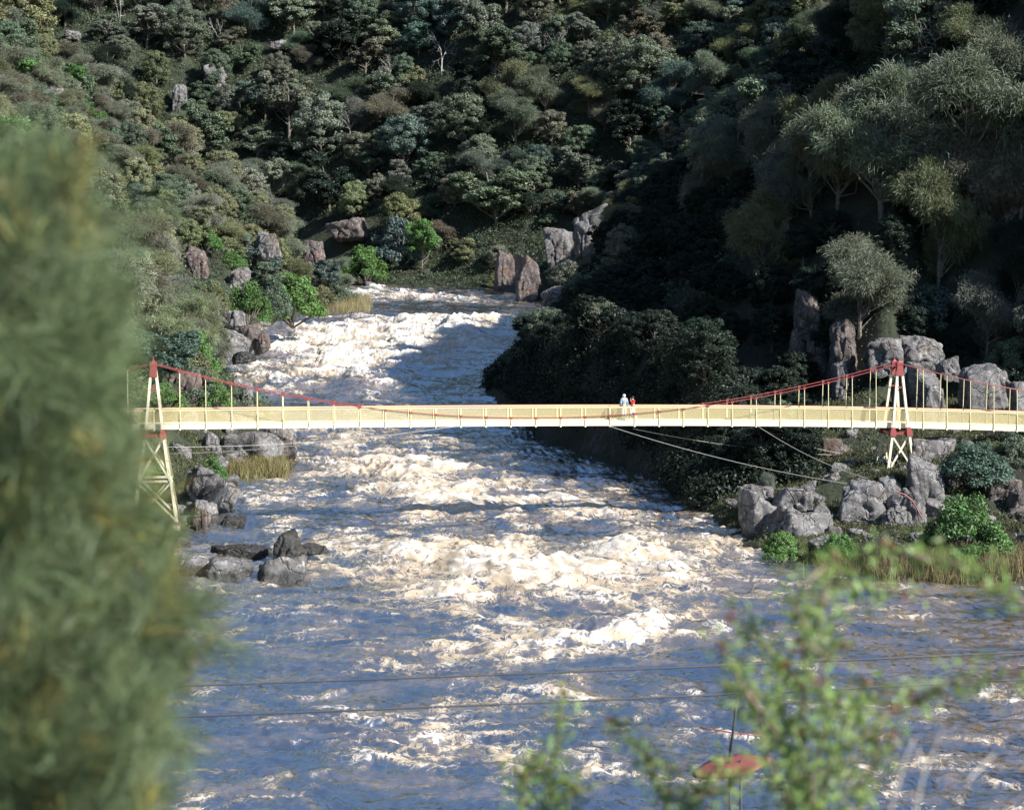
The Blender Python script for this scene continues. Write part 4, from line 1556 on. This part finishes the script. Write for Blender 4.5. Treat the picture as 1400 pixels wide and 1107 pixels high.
for sd in (-1, 1):
    mb = MB()
    mb.tube([pt(s, sd * clat(s), cz(s)) for s in np.linspace(-13, LB_ + 24, 150)], .031, 6)
    part(mb, 'main_cable', 'red', smooth=True)
for k in stations:
    if k in (0, NP_) or k < -3 or k > NP_ + 6:
        continue
    s = k * ST
    for sd in (-1, 1):
        mb = MB()
        mb.tube([pt(s, sd * clat(s), cz(s)), pt(s, sd * (HWD + .09), dz(s) + .0)], .028, 5)
        h = part(mb, 'hanger', 'cream')
        if k in range(0, 31):
            mb = MB()
            mb.bar(pt(s - .09, sd * clat(s), cz(s) - .01), pt(s + .09, sd * clat(s), cz(s) - .01), .13, .15)
            part(mb, 'clamp', 'red', h)


def tower(s0, zt, zc, zb, girt, label):
    mb = MB()
    mb.bar(pt(s0 - 1.5, 0, zb - .2), pt(s0 + 1.6, 0, zb - .2), 3.4, .4)
    mb.bar(pt(s0 - 1.2, 0, zb - 1.2), pt(s0 + 1.3, 0, zb - 1.2), 3.0, 1.6)
    tw = part(mb, 'tower', 'concrete')
    hb = .56 + (zc - zb) * .15
    lat = lambda z: np.interp(z, [zb, zc, zt], [1.32, 1.02, .56])
    spr = lambda z: np.interp(z, [zb, zc, zt - .7], [hb, .56, .16])
    for sd in (-1, 1):
        for e in (-1, 1):
            mb = MB()
            mb.bar(pt(s0 + e * spr(zt - .5), sd * lat(zt - .5), zt - .5), pt(s0 + e * spr(zc), sd * lat(zc), zc), .17, .15, AX)
            mb.bar(pt(s0 + e * spr(zc - .02), sd * lat(zc), zc - .0), pt(s0 + e * spr(zb), sd * lat(zb), zb - .05), .19, .16, AX)
            part(mb, 'leg', 'creamlight', tw)
            mb = MB()
            z1 = zc + .28
            z2 = zc - .30
            mb.bar(pt(s0 + e * spr(z1), sd * lat(z1), z1), pt(s0 + e * spr(zc), sd * lat(zc), zc), .3, .3, AX)
            mb.bar(pt(s0 + e * spr(zc) * 1.0, sd * lat(zc), zc + .08), pt(s0 + e * spr(z2), sd * lat(z2), z2), .42, .40, AX)
            part(mb, 'knuckle', 'red', tw)
            mb = MB()
            mb.bar(pt(s0 + e * spr(zb), sd * lat(zb), zb), pt(s0 + e * spr(zb + .22), sd * lat(zb + .22), zb + .24), .36, .33, AX)
            part(mb, 'boot', 'red', tw)
        for z, w in ((zc - .12, .17), (zt - 1.62, .09)):
            mb = MB()
            mb.bar(pt(s0 - spr(z), sd * lat(z), z), pt(s0 + spr(z), sd * lat(z), z), .12, w)
            part(mb, 'cross_bar', 'red', tw)
        mb = MB()
        zl = girt if girt else zb + .1
        off = .11
        mb.bar(pt(s0 - spr(zc - .3), sd * (lat(zc) + off), zc - .3), pt(s0 + spr(zl), sd * (lat(zl) + off), zl), .07, .12)
        mb.bar(pt(s0 + spr(zc - .3), sd * (lat(zc) - off), zc - .3), pt(s0 - spr(zl), sd * (lat(zl) - off), zl), .07, .12)
        if girt:
            mb.bar(pt(s0 - spr(girt), sd * lat(girt), girt), pt(s0 + spr(girt), sd * lat(girt), girt), .13, .15)
            mb.bar(pt(s0 - spr(girt - .1), sd * (lat(zb) + off), girt - .1), pt(s0 + spr(zb), sd * (lat(zb) + off), zb + .2), .07, .12)
            mb.bar(pt(s0 + spr(girt - .1), sd * (lat(zb) - off), girt - .1), pt(s0 - spr(zb), sd * (lat(zb) - off), zb + .2), .07, .12)
        part(mb, 'brace', 'creamlight', tw)
        mb = MB()
        P = pt(s0, sd * .56, zt)
        for z0, z1, w0, w1 in ((-.85, -.1, .50, .40), (-.1, .06, .46, .46), (.06, .2, .26, .12), (.2, .46, .07, .03)):
            a, b = P + [0, 0, z0], P + [0, 0, z1]
            v = []
            for q, w in ((a, w0), (b, w1)):
                for x, y in ((-1, -1), (1, -1), (1, 1), (-1, 1)):
                    v.append(q + AX * x * w / 2 + AY * y * w * .4)
            mb.add(v, [(3, 2, 1, 0), (4, 5, 6, 7), (0, 1, 5, 4), (1, 2, 6, 5), (2, 3, 7, 6), (3, 0, 4, 7)])
        part(mb, 'cap', 'red', tw)
    mb = MB()
    for e in (-1, 1):
        zz = [zc - .3, zb + .2] if not girt else [zc - .3, girt, zb + .2]
        for a, b in zip(zz[:-1], zz[1:]):
            mb.bar(pt(s0 + e * (spr(a) + .1), -lat(a), a), pt(s0 + e * (spr(b) + .1), lat(b), b), .07, .1, AX)
            mb.bar(pt(s0 + e * (spr(a) - .1), lat(a), a), pt(s0 + e * (spr(b) - .1), -lat(b), b), .07, .1, AX)
        mb.bar(pt(s0 + e * spr(zc - .15), -lat(zc), zc - .15), pt(s0 + e * spr(zc - .15), lat(zc), zc - .15), .12, .16)
    part(mb, 'side_brace', 'cream', tw)
    mb = MB()
    mb.bar(pt(s0, -.5, zt - .3), pt(s0, .5, zt - .3), .1, .12)
    part(mb, 'top_strut', 'red', tw)
    return tw


tower(0, ZTL, float(at(211, 591, 143)[2]), float(at(230, 716, 142.5)[2]), float(at(211, 655, 143)[2]), '')
tower(LB_, ZTR, float(at(1225, 588, 150)[2]), float(at(1213, 650, 148.8)[2]), None, '')

# wind guys
ST_L = [((832, 582, 145.4), (1158, 661, 141), 'long lower guy wire running from midspan down to the right bank block'),
        ((866, 586, 147.6), (1168, 623, 158), 'long upper guy wire running from midspan to the dark right bank'),
        ((1034, 581, 147.0), (1186, 654, 142.5), 'short steep guy wire ending beside the right tower footing'),
        ((1040, 586, 149.2), (1180, 623, 159), 'short shallow guy wire ending on the dark right bank'),
        ((622, 583, 144.6), (228, 611, 141), 'upper guy wire running from midspan to the left bank'),
        ((560, 586, 145.8), (232, 620, 150), 'faint lower guy wire running to the left bank rocks')]
for a, b, lab in ST_L:
    A, B = at(*a), at(*b)
    mb = MB()
    pts = [A + (B - A) * t - np.array([0, 0, .35 * 4 * t * (1 - t)]) for t in np.linspace(0, 1, 14)]
    mb.tube([p - A for p in pts], .018, 5)
    o = mb.build('guy_wire', M['wire'])
    o.location = A
    tag(o, lab, 'guy wire', 'wind guys of the bridge')
# red hose lying over the boulders
mb = MB()
hp = [at(1180 + 45 + x, y, 138.3) for x, y in ((0, 672), (12, 676), (22, 684), (28, 694), (33, 704), (36, 710))]
mb.tube([p - hp[0] for p in hp], .05, 6)
o = mb.build('rope', M['red'])
o.location = hp[0]
tag(o, 'faded red rope trailing over the boulder below the right tower', 'rope')


# ------------------------------------------------------------------ people
def skin_obj(name, V, E, R_, mat, parent, sub=1):
    me = D.meshes.new(name)
    me.from_pydata([tuple(map(float, v)) for v in V], E, [])
    o = link(name, me, mat, parent)
    md = o.modifiers.new('skin', 'SKIN')
    md.use_smooth_shade = True
    for i, rr in enumerate(R_):
        sv = me.skin_vertices[0].data[i]
        sv.radius = rr if hasattr(rr, '__len__') else (rr, rr)
        sv.use_root = i == 0
    sb = o.modifiers.new('sub', 'SUBSURF')
    sb.levels = sb.render_levels = sub
    return o


def plainmat(name, c, rough=.8):
    k = NT(name)
    nz = k.noise(k.n('TexCoord').outputs['Object'], 9, 3)
    col = k.mix(nz, tuple(x * .85 for x in c) + (1,), tuple(min(1, x * 1.12) for x in c) + (1,))
    return k.done(k.n('BsdfPrincipled', inp={'Base Color': col, 'Roughness': rough}).outputs[0])


MS = plainmat('skin', (.52, .33, .24))


def person(label, loc, rz, h, J, top, legs, hair, shoe):
    t = thing('person', label, 'person', loc, 'people on the bridge', rz)
    t.scale = (h / 1.75,) * 3
    order = ['pelvis', 'waist', 'chest', 'neck', 'head', 'crown', 'nose', 'lsh', 'lel', 'lwr', 'lha', 'rsh', 'rel', 'rwr', 'rha', 'lhip', 'lkn', 'lan', 'lto', 'rhip', 'rkn', 'ran', 'rto']
    rad = dict(pelvis=.14, waist=.125, chest=(.17, .12), neck=.058, head=.10, crown=.085, nose=.03, lsh=.075, lel=.048, lwr=.034, lha=.032, rsh=.075, rel=.048, rwr=.034, rha=.032,
               lhip=.095, lkn=.06, lan=.042, lto=.04, rhip=.095, rkn=.06, ran=.042, rto=.04)
    E = [('pelvis', 'waist'), ('waist', 'chest'), ('chest', 'neck'), ('neck', 'head'), ('head', 'crown'), ('head', 'nose'), ('chest', 'lsh'), ('lsh', 'lel'), ('lel', 'lwr'), ('lwr', 'lha'),
         ('chest', 'rsh'), ('rsh', 'rel'), ('rel', 'rwr'), ('rwr', 'rha'), ('pelvis', 'lhip'), ('lhip', 'lkn'), ('lkn', 'lan'), ('lan', 'lto'), ('pelvis', 'rhip'), ('rhip', 'rkn'), ('rkn', 'ran'), ('ran', 'rto')]
    ix = {n: i for i, n in enumerate(order)}
    BV = [J[n] for n in order]
    BE = [(ix[a], ix[b]) for a, b in E]
    BR = [rad[n] for n in order]
    for sd in ('l', 'r'):
        w_, h_ = np.array(J[sd + 'wr'], float), np.array(J[sd + 'ha'], float)
        d_ = unit0(h_ - w_)
        a_ = unit0(np.cross(d_, [0, 1.0, .2]))
        c_ = np.cross(a_, d_)
        for q, (off, ln) in enumerate(((-.032, .062), (-.012, .075), (.010, .082), (.030, .072), (.045, .04))):
            k0 = len(BV)
            st_ = h_ + a_ * off + d_ * (.03 if q < 4 else -.015)
            BV += [tuple(st_), tuple(st_ + d_ * ln * .55 + c_ * .008 + a_ * (.02 if q == 4 else 0)), tuple(st_ + d_ * ln * .95 + c_ * .03 + a_ * (.03 if q == 4 else 0))]
            BE += [(ix[sd + 'ha'], k0), (k0, k0 + 1), (k0 + 1, k0 + 2)]
            BR += [.010, .009, .007]
    skin_obj('body', BV, BE, BR, MS, t)

    def sub(name, names, extra, mat):
        ii = {n: i for i, n in enumerate(names)}
        skin_obj(name, [J[n] for n in names], [(ii[a], ii[b]) for a, b in E if a in ii and b in ii],
                 [tuple(q + extra for q in rad[n]) if hasattr(rad[n], '__len__') else rad[n] + extra for n in names], mat, t)
    sub('jacket', ['waist', 'chest', 'lsh', 'lel', 'lwr', 'rsh', 'rel', 'rwr'], .022, top)
    sub('trousers', ['pelvis', 'waist', 'lhip', 'lkn', 'lan', 'rhip', 'rkn', 'ran'], .018, legs)
    hd = np.array(J['head'])
    V, Fc = ico(3)
    P = V * np.array([.105, .118, .105]) + hd + np.array([0, .022, .055])
    P = P[:]
    o = link('hair', raw_mesh('hair', P, Fc, True), hair, t)
    mb = MB()
    for n in ('lto', 'rto'):
        an = np.array(J[n[0] + 'an'])
        to = np.array(J[n])
        mb.tube([an + [0, .04, -.03], to + [0, -.05, -.01]], [.055, .045], 6)
    link('shoes', mb.mesh('shoes', True), shoe, t)
    return t


# local frame: person faces -Y
base = dict(pelvis=(0, 0, .95), waist=(0, 0, 1.12), chest=(0, .0, 1.36), neck=(0, .0, 1.52), head=(0, -.01, 1.60), crown=(0, 0, 1.68), nose=(0, -.10, 1.60))
st = dict(base, lsh=(.19, 0, 1.42), lel=(.27, .03, 1.14), lwr=(.20, -.14, .98), lha=(.14, -.2, .97), rsh=(-.19, 0, 1.42), rel=(-.26, .05, 1.14), rwr=(-.24, -.08, .9), rha=(-.23, -.11, .81),
          lhip=(.09, 0, .9), lkn=(.10, -.02, .5), lan=(.10, .02, .09), lto=(.11, -.13, .05), rhip=(-.09, 0, .9), rkn=(-.10, -.02, .5), ran=(-.11, .02, .09), rto=(-.12, -.13, .05))
wk = dict(base, lsh=(.18, 0, 1.42), lel=(.25, -.1, 1.2), lwr=(.13, -.24, 1.42), lha=(.07, -.22, 1.52), rsh=(-.18, 0, 1.42), rel=(-.24, .06, 1.15), rwr=(-.2, -.14, 1.1), rha=(-.15, -.2, 1.13),
          lhip=(.09, 0, .9), lkn=(.10, -.25, .53), lan=(.10, -.26, .09), lto=(.10, -.42, .05), rhip=(-.09, 0, .9), rkn=(-.10, .1, .5), ran=(-.10, .42, .16), rto=(-.10, .33, .05))
sp1 = s_of_px(855.5)
sp2 = s_of_px(868.0)
az = math.atan2(AX[1], AX[0])
person('person with white hair in a pale blue jacket standing at the bridge railing', pt(sp1, -.1, dz(sp1) + .29), az + math.radians(200), 1.78, st,
       plainmat('pale_blue_jacket', (.24, .36, .48)), plainmat('pale_trousers', (.55, .52, .55)), plainmat('white_hair', (.75, .74, .70)), plainmat('pale_shoes', (.6, .58, .55)))
person('person in a red top and pale jeans walking, hand raised to face', pt(sp2, .05, dz(sp2) + .29), az + math.radians(-70), 1.64, wk,
       plainmat('red_top', (.55, .02, .03)), plainmat('faded_jeans', (.45, .50, .58)), plainmat('dark_hair', (.02, .015, .012)), plainmat('white_shoes', (.6, .6, .6)))

# ------------------------------------------------------------------ near the camera: she-oak, shrubs, chairlift
def fore_sheoak():
    r = np.random.default_rng(77)
    edge_y = [130, 165, 190, 230, 300, 400, 480, 560, 640, 700, 760, 850, 940, 1000, 1060, 1150]
    edge_x = [-60, 0, 30, 70, 108, 124, 130, 138, 155, 196, 212, 236, 236, 205, 180, 170]
    root = np.array([-1.9, 6.0, float(gz(-1.9, 6.0)) - .1])
    t = thing('she_oak', 'large feathery she-oak branches close to the camera filling the left side', 'she-oak', root)

    def spray(n, lo, hi, L, W, dirb, seed, dens=1.0):
        r = np.random.default_rng(seed)
        nc = n // 60
        py = r.uniform(195, 1190, nc)
        ex = np.interp(py, edge_y, edge_x)
        u = r.uniform(lo, hi, nc) ** .7
        px = -330 + (ex + 330) * u + np.abs(r.normal(0, 1, nc)) * 26
        Y = r.uniform(5.2, 7.2, nc)
        C = np.array([at(a, b, c) for a, b, c in zip(px, py, Y)])
        bd = unit(dirb + r.normal(0, .45, (nc, 3)))
        bdr = np.repeat(bd, 60, 0)
        P = np.repeat(C, 60, 0) + bdr * r.uniform(-.10, .10, (nc * 60, 1)) + r.normal(0, .016, (nc * 60, 3))
        Dr = unit(bdr * .8 + unit(r.normal(0, 1, (len(P), 3))) * .6)
        V, Fq = strands(P, Dr, L * r.uniform(.6, 1.2, len(P)), W * r.uniform(.7, 1.3, len(P)), r.uniform(.0, .5, len(P)), r)
        return V - root, Fq, C
    V, Fq, C = spray(72000, .0, 1.0, .11, .0032, np.array([.45, -.1, .45]), 1)
    c = link('crown', raw_mesh('crown', V, Fq), M['fore'], t)
    c.color = (.128, .172, .078, 1)
    V, Fq, _ = spray(4800, .35, 1.0, .09, .0042, np.array([.12, 0, .9]), 2)
    c2 = link('flower_tips', raw_mesh('flower_tips', V, Fq), M['fore'], t)
    c2.color = (.27, .24, .075, 1)
    mb = MB()
    tp = [root + np.array([.15 * k / 8, .0, k / 8 * 2.6]) - root for k in range(9)]
    mb.tube(tp, list(np.linspace(.05, .015, 9)), 8)
    for q in C[::7]:
        e = q - root
        z0 = max(.4, e[2] - .5)
        s = np.array([.15 * z0 / 2.6, 0, min(z0, 2.5)])
        mb.tube([s, s * .45 + e * .55 + np.array([0, 0, .03]), e], [.007, .005, .002], 5, False)
    mb.build('trunk', M['twig'], t, True)


fore_sheoak()


def fore_shrub(label, root_px, Y0, twigs, green, tips, n_leaf, seed, L=.036):
    """twigs: list of polylines in photo pixels at distance about Y0; leaves sit along their last part"""
    r = np.random.default_rng(seed)
    X0 = at(*root_px, Y0)[0]
    root = np.array([X0, Y0, float(gz(X0, Y0)) - .05])
    t = thing('leafy_shrub', label, 'shrub', root)
    mb = MB()
    P, N, PT, NTt = [], [], [], []
    for tw in twigs:
        y = Y0 + r.uniform(-.5, .5)
        pts = [at(a, b, y + r.uniform(-.08, .08)) - root for a, b in tw]
        if tw[0][1] >= 1100:
            pts = [np.array([pts[0][0] * .3, 0, .02])] + pts
        mb.tube(pts, list(np.linspace(.010, .003, len(pts))), 6)
        st = 1 if tw[0][1] >= 1100 else 0
        for a, b in zip(pts[st:-1], pts[st + 1:]):
            ln = np.linalg.norm(b - a)
            m = max(3, int(n_leaf * ln))
            u = r.uniform(0, 1, m)[:, None]
            off = unit(r.normal(0, 1, (m, 3)))
            P.append(a + (b - a) * u + off * r.uniform(.008, .10, (m, 1)))
            N.append(unit(r.normal(0, 1, (m, 3)) + np.array([.2, -.4, .6])))
        e = pts[-1]
        m = 7
        off = unit(r.normal(0, 1, (m, 3)))
        PT.append(e + off * r.uniform(.005, .03, (m, 1)))
        NTt.append(unit(r.normal(0, 1, (m, 3)) + np.array([.2, -.4, .6])))
    mb.build('stems', M['twig'], t, True)
    P, N = np.concatenate(P), np.concatenate(N)
    V, Fq = leaves(P, N, L * r.uniform(.6, 1.3, len(P)), L * .36 * r.uniform(.7, 1.2, len(P)), r)
    c = link('foliage', raw_mesh('foliage', V, Fq), M['fore'], t)
    c.color = (*green, 1)
    P, N = np.concatenate(PT), np.concatenate(NTt)
    V, Fq = leaves(P, N, L * r.uniform(.5, .9, len(P)), L * .36 * r.uniform(.7, 1.1, len(P)), r)
    c = link('leaves', raw_mesh('leaves', V, Fq), M['fore'], t)
    c.color = (*tips, 1)


GREEN = (.20, .285, .082)
RED = (.20, .06, .035)
fore_shrub('blurred green leafy shrub close to the camera at bottom right', (1120, 1107), 7.0,
           [[(1100, 1120), (1096, 1010), (1100, 930), (1104, 850), (1130, 800), (1175, 765), (1215, 745)],
            [(1104, 860), (1085, 830), (1110, 790), (1145, 760)], [(1130, 800), (1120, 850), (1095, 880)], [(1215, 752), (1260, 762), (1300, 768), (1350, 792), (1392, 815)],
            [(1098, 940), (1060, 900), (1030, 860), (1000, 845)], [(1120, 1120), (1135, 1040), (1165, 970), (1185, 930)], [(1165, 970), (1210, 945), (1245, 955)],
            [(1140, 1030), (1190, 1000), (1225, 965)], [(1096, 1010), (1070, 980), (1060, 940), (1075, 900)], [(1090, 1120), (1060, 1060), (1040, 1000), (1030, 950)],
            [(1150, 1120), (1180, 1060), (1215, 1010)], [(1110, 1120), (1110, 1060), (1130, 990), (1125, 930)], [(1080, 1120), (1085, 1060), (1095, 1000)], [(1170, 1120), (1175, 1080), (1150, 1040)],
            [(1060, 1000), (1010, 930), (985, 880)], [(1098, 940), (1150, 960), (1195, 1010)], [(1120, 1120), (1060, 1010), (1020, 960), (1005, 905)], [(1140, 800), (1180, 800), (1240, 810)], [(1250, 960), (1300, 930), (1345, 935), (1395, 915)], [(1104, 880), (1130, 900), (1150, 880)]],
           GREEN, RED, 360, 5, .044)
fore_shrub('thin blurred sprig with reddish tips left of the red canopy', (900, 1107), 7.6,
           [[(915, 1120), (900, 1070), (880, 1030), (850, 1000), (835, 985)], [(900, 1075), (930, 1090), (955, 1075)], [(880, 1030), (900, 1045), (925, 1050)], [(940, 1120), (945, 1095), (965, 1085)], [(945, 1095), (970, 1062), (990, 1036)], [(965, 1085), (1000, 1072), (1020, 1050)]],
           GREEN, RED, 480, 6, .036)
fore_shrub('small blurred upright sprig with a red tip at bottom centre', (750, 1107), 7.9,
           [[(745, 1120), (752, 1060), (765, 1000), (770, 945)], [(752, 1060), (730, 1040), (715, 1060)], [(748, 1085), (770, 1060), (785, 1075)], [(720, 1120), (712, 1085), (718, 1060)], [(770, 1120), (772, 1095), (790, 1080)]],
           GREEN, RED, 620, 8, .036)
mb = MB()
rt = np.array([at(1290, 1107, 6.5)[0], 6.5, 0])
rt[2] = float(gz(rt[0], 6.5)) - .05
for tw in ([(1240, 1160), (1262, 1060), (1285, 1005), (1308, 968)], [(1262, 1060), (1255, 1020)], [(1210, 1130), (1240, 1030), (1250, 1010)], [(1180, 1120), (1150, 1090), (1230, 1010)], [(1290, 1120), (1330, 1060), (1360, 1030)]):
    pts = [at(a, b, 6.5) - rt for a, b in tw]
    if tw[0][1] >= 1110:
        pts = [np.array([pts[0][0] * .5, 0, 0])] + pts
    mb.tube(pts, list(np.linspace(.006, .0025, len(pts))), 6)
o = mb.build('dead_twigs', M['palebark'], None, True)
o.location = rt
tag(o, 'bare grey dead twigs sticking up at bottom right', 'twigs')

# chairlift ropes crossing low over the near water, and one canopied chair
for a, b, lab in (((270, 981, 29.6), (1400, 931, 31.6), 'lower dark chairlift cable crossing in front of the near water'),
                  ((270, 939, 32.4), (1400, 893, 34.4), 'upper dark chairlift cable crossing in front of the near water')):
    A, B = at(*a), at(*b)
    mb = MB()
    d = B - A
    pts = [A + d * t + np.array([0, 0, .10 * (t - .5) ** 2 * 1.0]) for t in np.linspace(-3, 4, 40)]
    mb.tube([p - A for p in pts], .015, 6)
    o = mb.build('chairlift_cable', M['cable'])
    o.location = A
    tag(o, lab, 'cable', 'chairlift cables')
CP = at(1000, 1046, 30.6)
top = at(1008, 954, 30.6)
ch = thing('chairlift_chair', 'chairlift chair with a curved red canopy on thin poles, half hidden by leaves', 'chairlift chair', CP)
M['canopy'] = mat_paint('red_canopy', rgb(.22, .06, .055), .7, rgb(.17, .06, .055), .5)
V, Fq = [], []
nx, ny = 17, 7
for j in range(ny):
    for i in range(nx):
        u = i / (nx - 1) * 2 - 1
        v = j / (ny - 1) * 2 - 1
        V.append((u * .58, v * .34 * (1 - .85 * u * u), .035 * (1 - u * u) - .03 * v * v + .03 * u))
for j in range(ny - 1):
    for i in range(nx - 1):
        a = j * nx + i
        Fq.append((a, a + 1, a + nx + 1, a + nx))
cn = link('canopy', raw_mesh('canopy', V, Fq, True), M['canopy'], ch)
cn.rotation_euler = (math.radians(10), math.radians(-6), math.radians(12))
sol = cn.modifiers.new('s', 'SOLIDIFY')
sol.thickness = .02
mb = MB()
mb.tube([top - CP, np.array([.02, 0, .5]), np.array([-.03, 0, .12])], .02, 8)
mb.build('hanger_arm', M['cable'], ch, True)
mb = MB()
mb.tube([np.array([-.45, 0, .55]), np.array([.1, 0, .46]), np.array([.5, 0, .42])], .010, 6)
mb.build('safety_bar', M['red'], ch, True)
for x in (-.02, .13):
    mb = MB()
    mb.tube([np.array([x, 0, .08]), np.array([x + .01, 0, -.9]), np.array([x, 0, -1.5])], .018, 8)
    pl = mb.build('pole', M['cable'], ch, True)
    if x < 0:
        M['yellow'] = mat_paint('yellow_band', rgb(.75, .5, .03), .4)
        mb = MB()
        mb.tube([np.array([x + .002, 0, -.22]), np.array([x + .003, 0, -.30])], .027, 10)
        mb.build('yellow_band', M['yellow'], pl, True)
mb = MB()
mb.bar(np.array([-.5, 0, -1.5]), np.array([.6, 0, -1.5]), .42, .05)
mb.bar(np.array([-.5, .23, -1.25]), np.array([.6, .23, -1.25]), .04, .4)
mb.build('seat', M['canopy'], ch)


# ------------------------------------------------------------------ light, sky, camera
SUN = np.array([.71, -.43, .595])
SUN /= np.linalg.norm(SUN)
sl = D.lights.new('sun', 'SUN')
sl.energy = 5.0
sl.angle = math.radians(.53)
sl.color = (1.0, .96, .90)
so = D.objects.new('sun', sl)
COL.objects.link(so)
so.rotation_euler = Vector(SUN).to_track_quat('Z', 'Y').to_euler()
w = D.worlds.new('World')
scene.world = w
w.use_nodes = True
nt = w.node_tree
nt.nodes.clear()
sky = nt.nodes.new('ShaderNodeTexSky')
sky.sky_type = 'NISHITA'
sky.sun_disc = False
sky.ozone_density = 3.0
sky.dust_density = .3
sky.sun_elevation = math.asin(SUN[2])
sky.sun_rotation = math.atan2(SUN[0], SUN[1])
bg = nt.nodes.new('ShaderNodeBackground')
bg.inputs[1].default_value = .082
ow = nt.nodes.new('ShaderNodeOutputWorld')
nt.links.new(sky.outputs[0], bg.inputs[0])
nt.links.new(bg.outputs[0], ow.inputs[0])

#@@HAZE
cam = D.cameras.new('camera')
cam.sensor_width = 36
cam.lens = 36 * F / 1400
cam.clip_start = .1
cam.clip_end = 3000
cam.dof.use_dof = True
cam.dof.focus_distance = 150
cam.dof.aperture_fstop = 2.6
co = D.objects.new('camera', cam)
COL.objects.link(co)
co.location = (0, 0, CAMZ)
co.rotation_euler = (math.pi / 2 - PITCH, 0, 0)
scene.camera = co
scene.view_settings.view_transform = 'Standard'
scene.view_settings.look = 'None'
scene.view_settings.exposure = 0.95
scene.view_settings.gamma = 1.0
scene.cycles.max_bounces = 5
scene.cycles.transparent_max_bounces = 8
scene.cycles.use_denoising = True
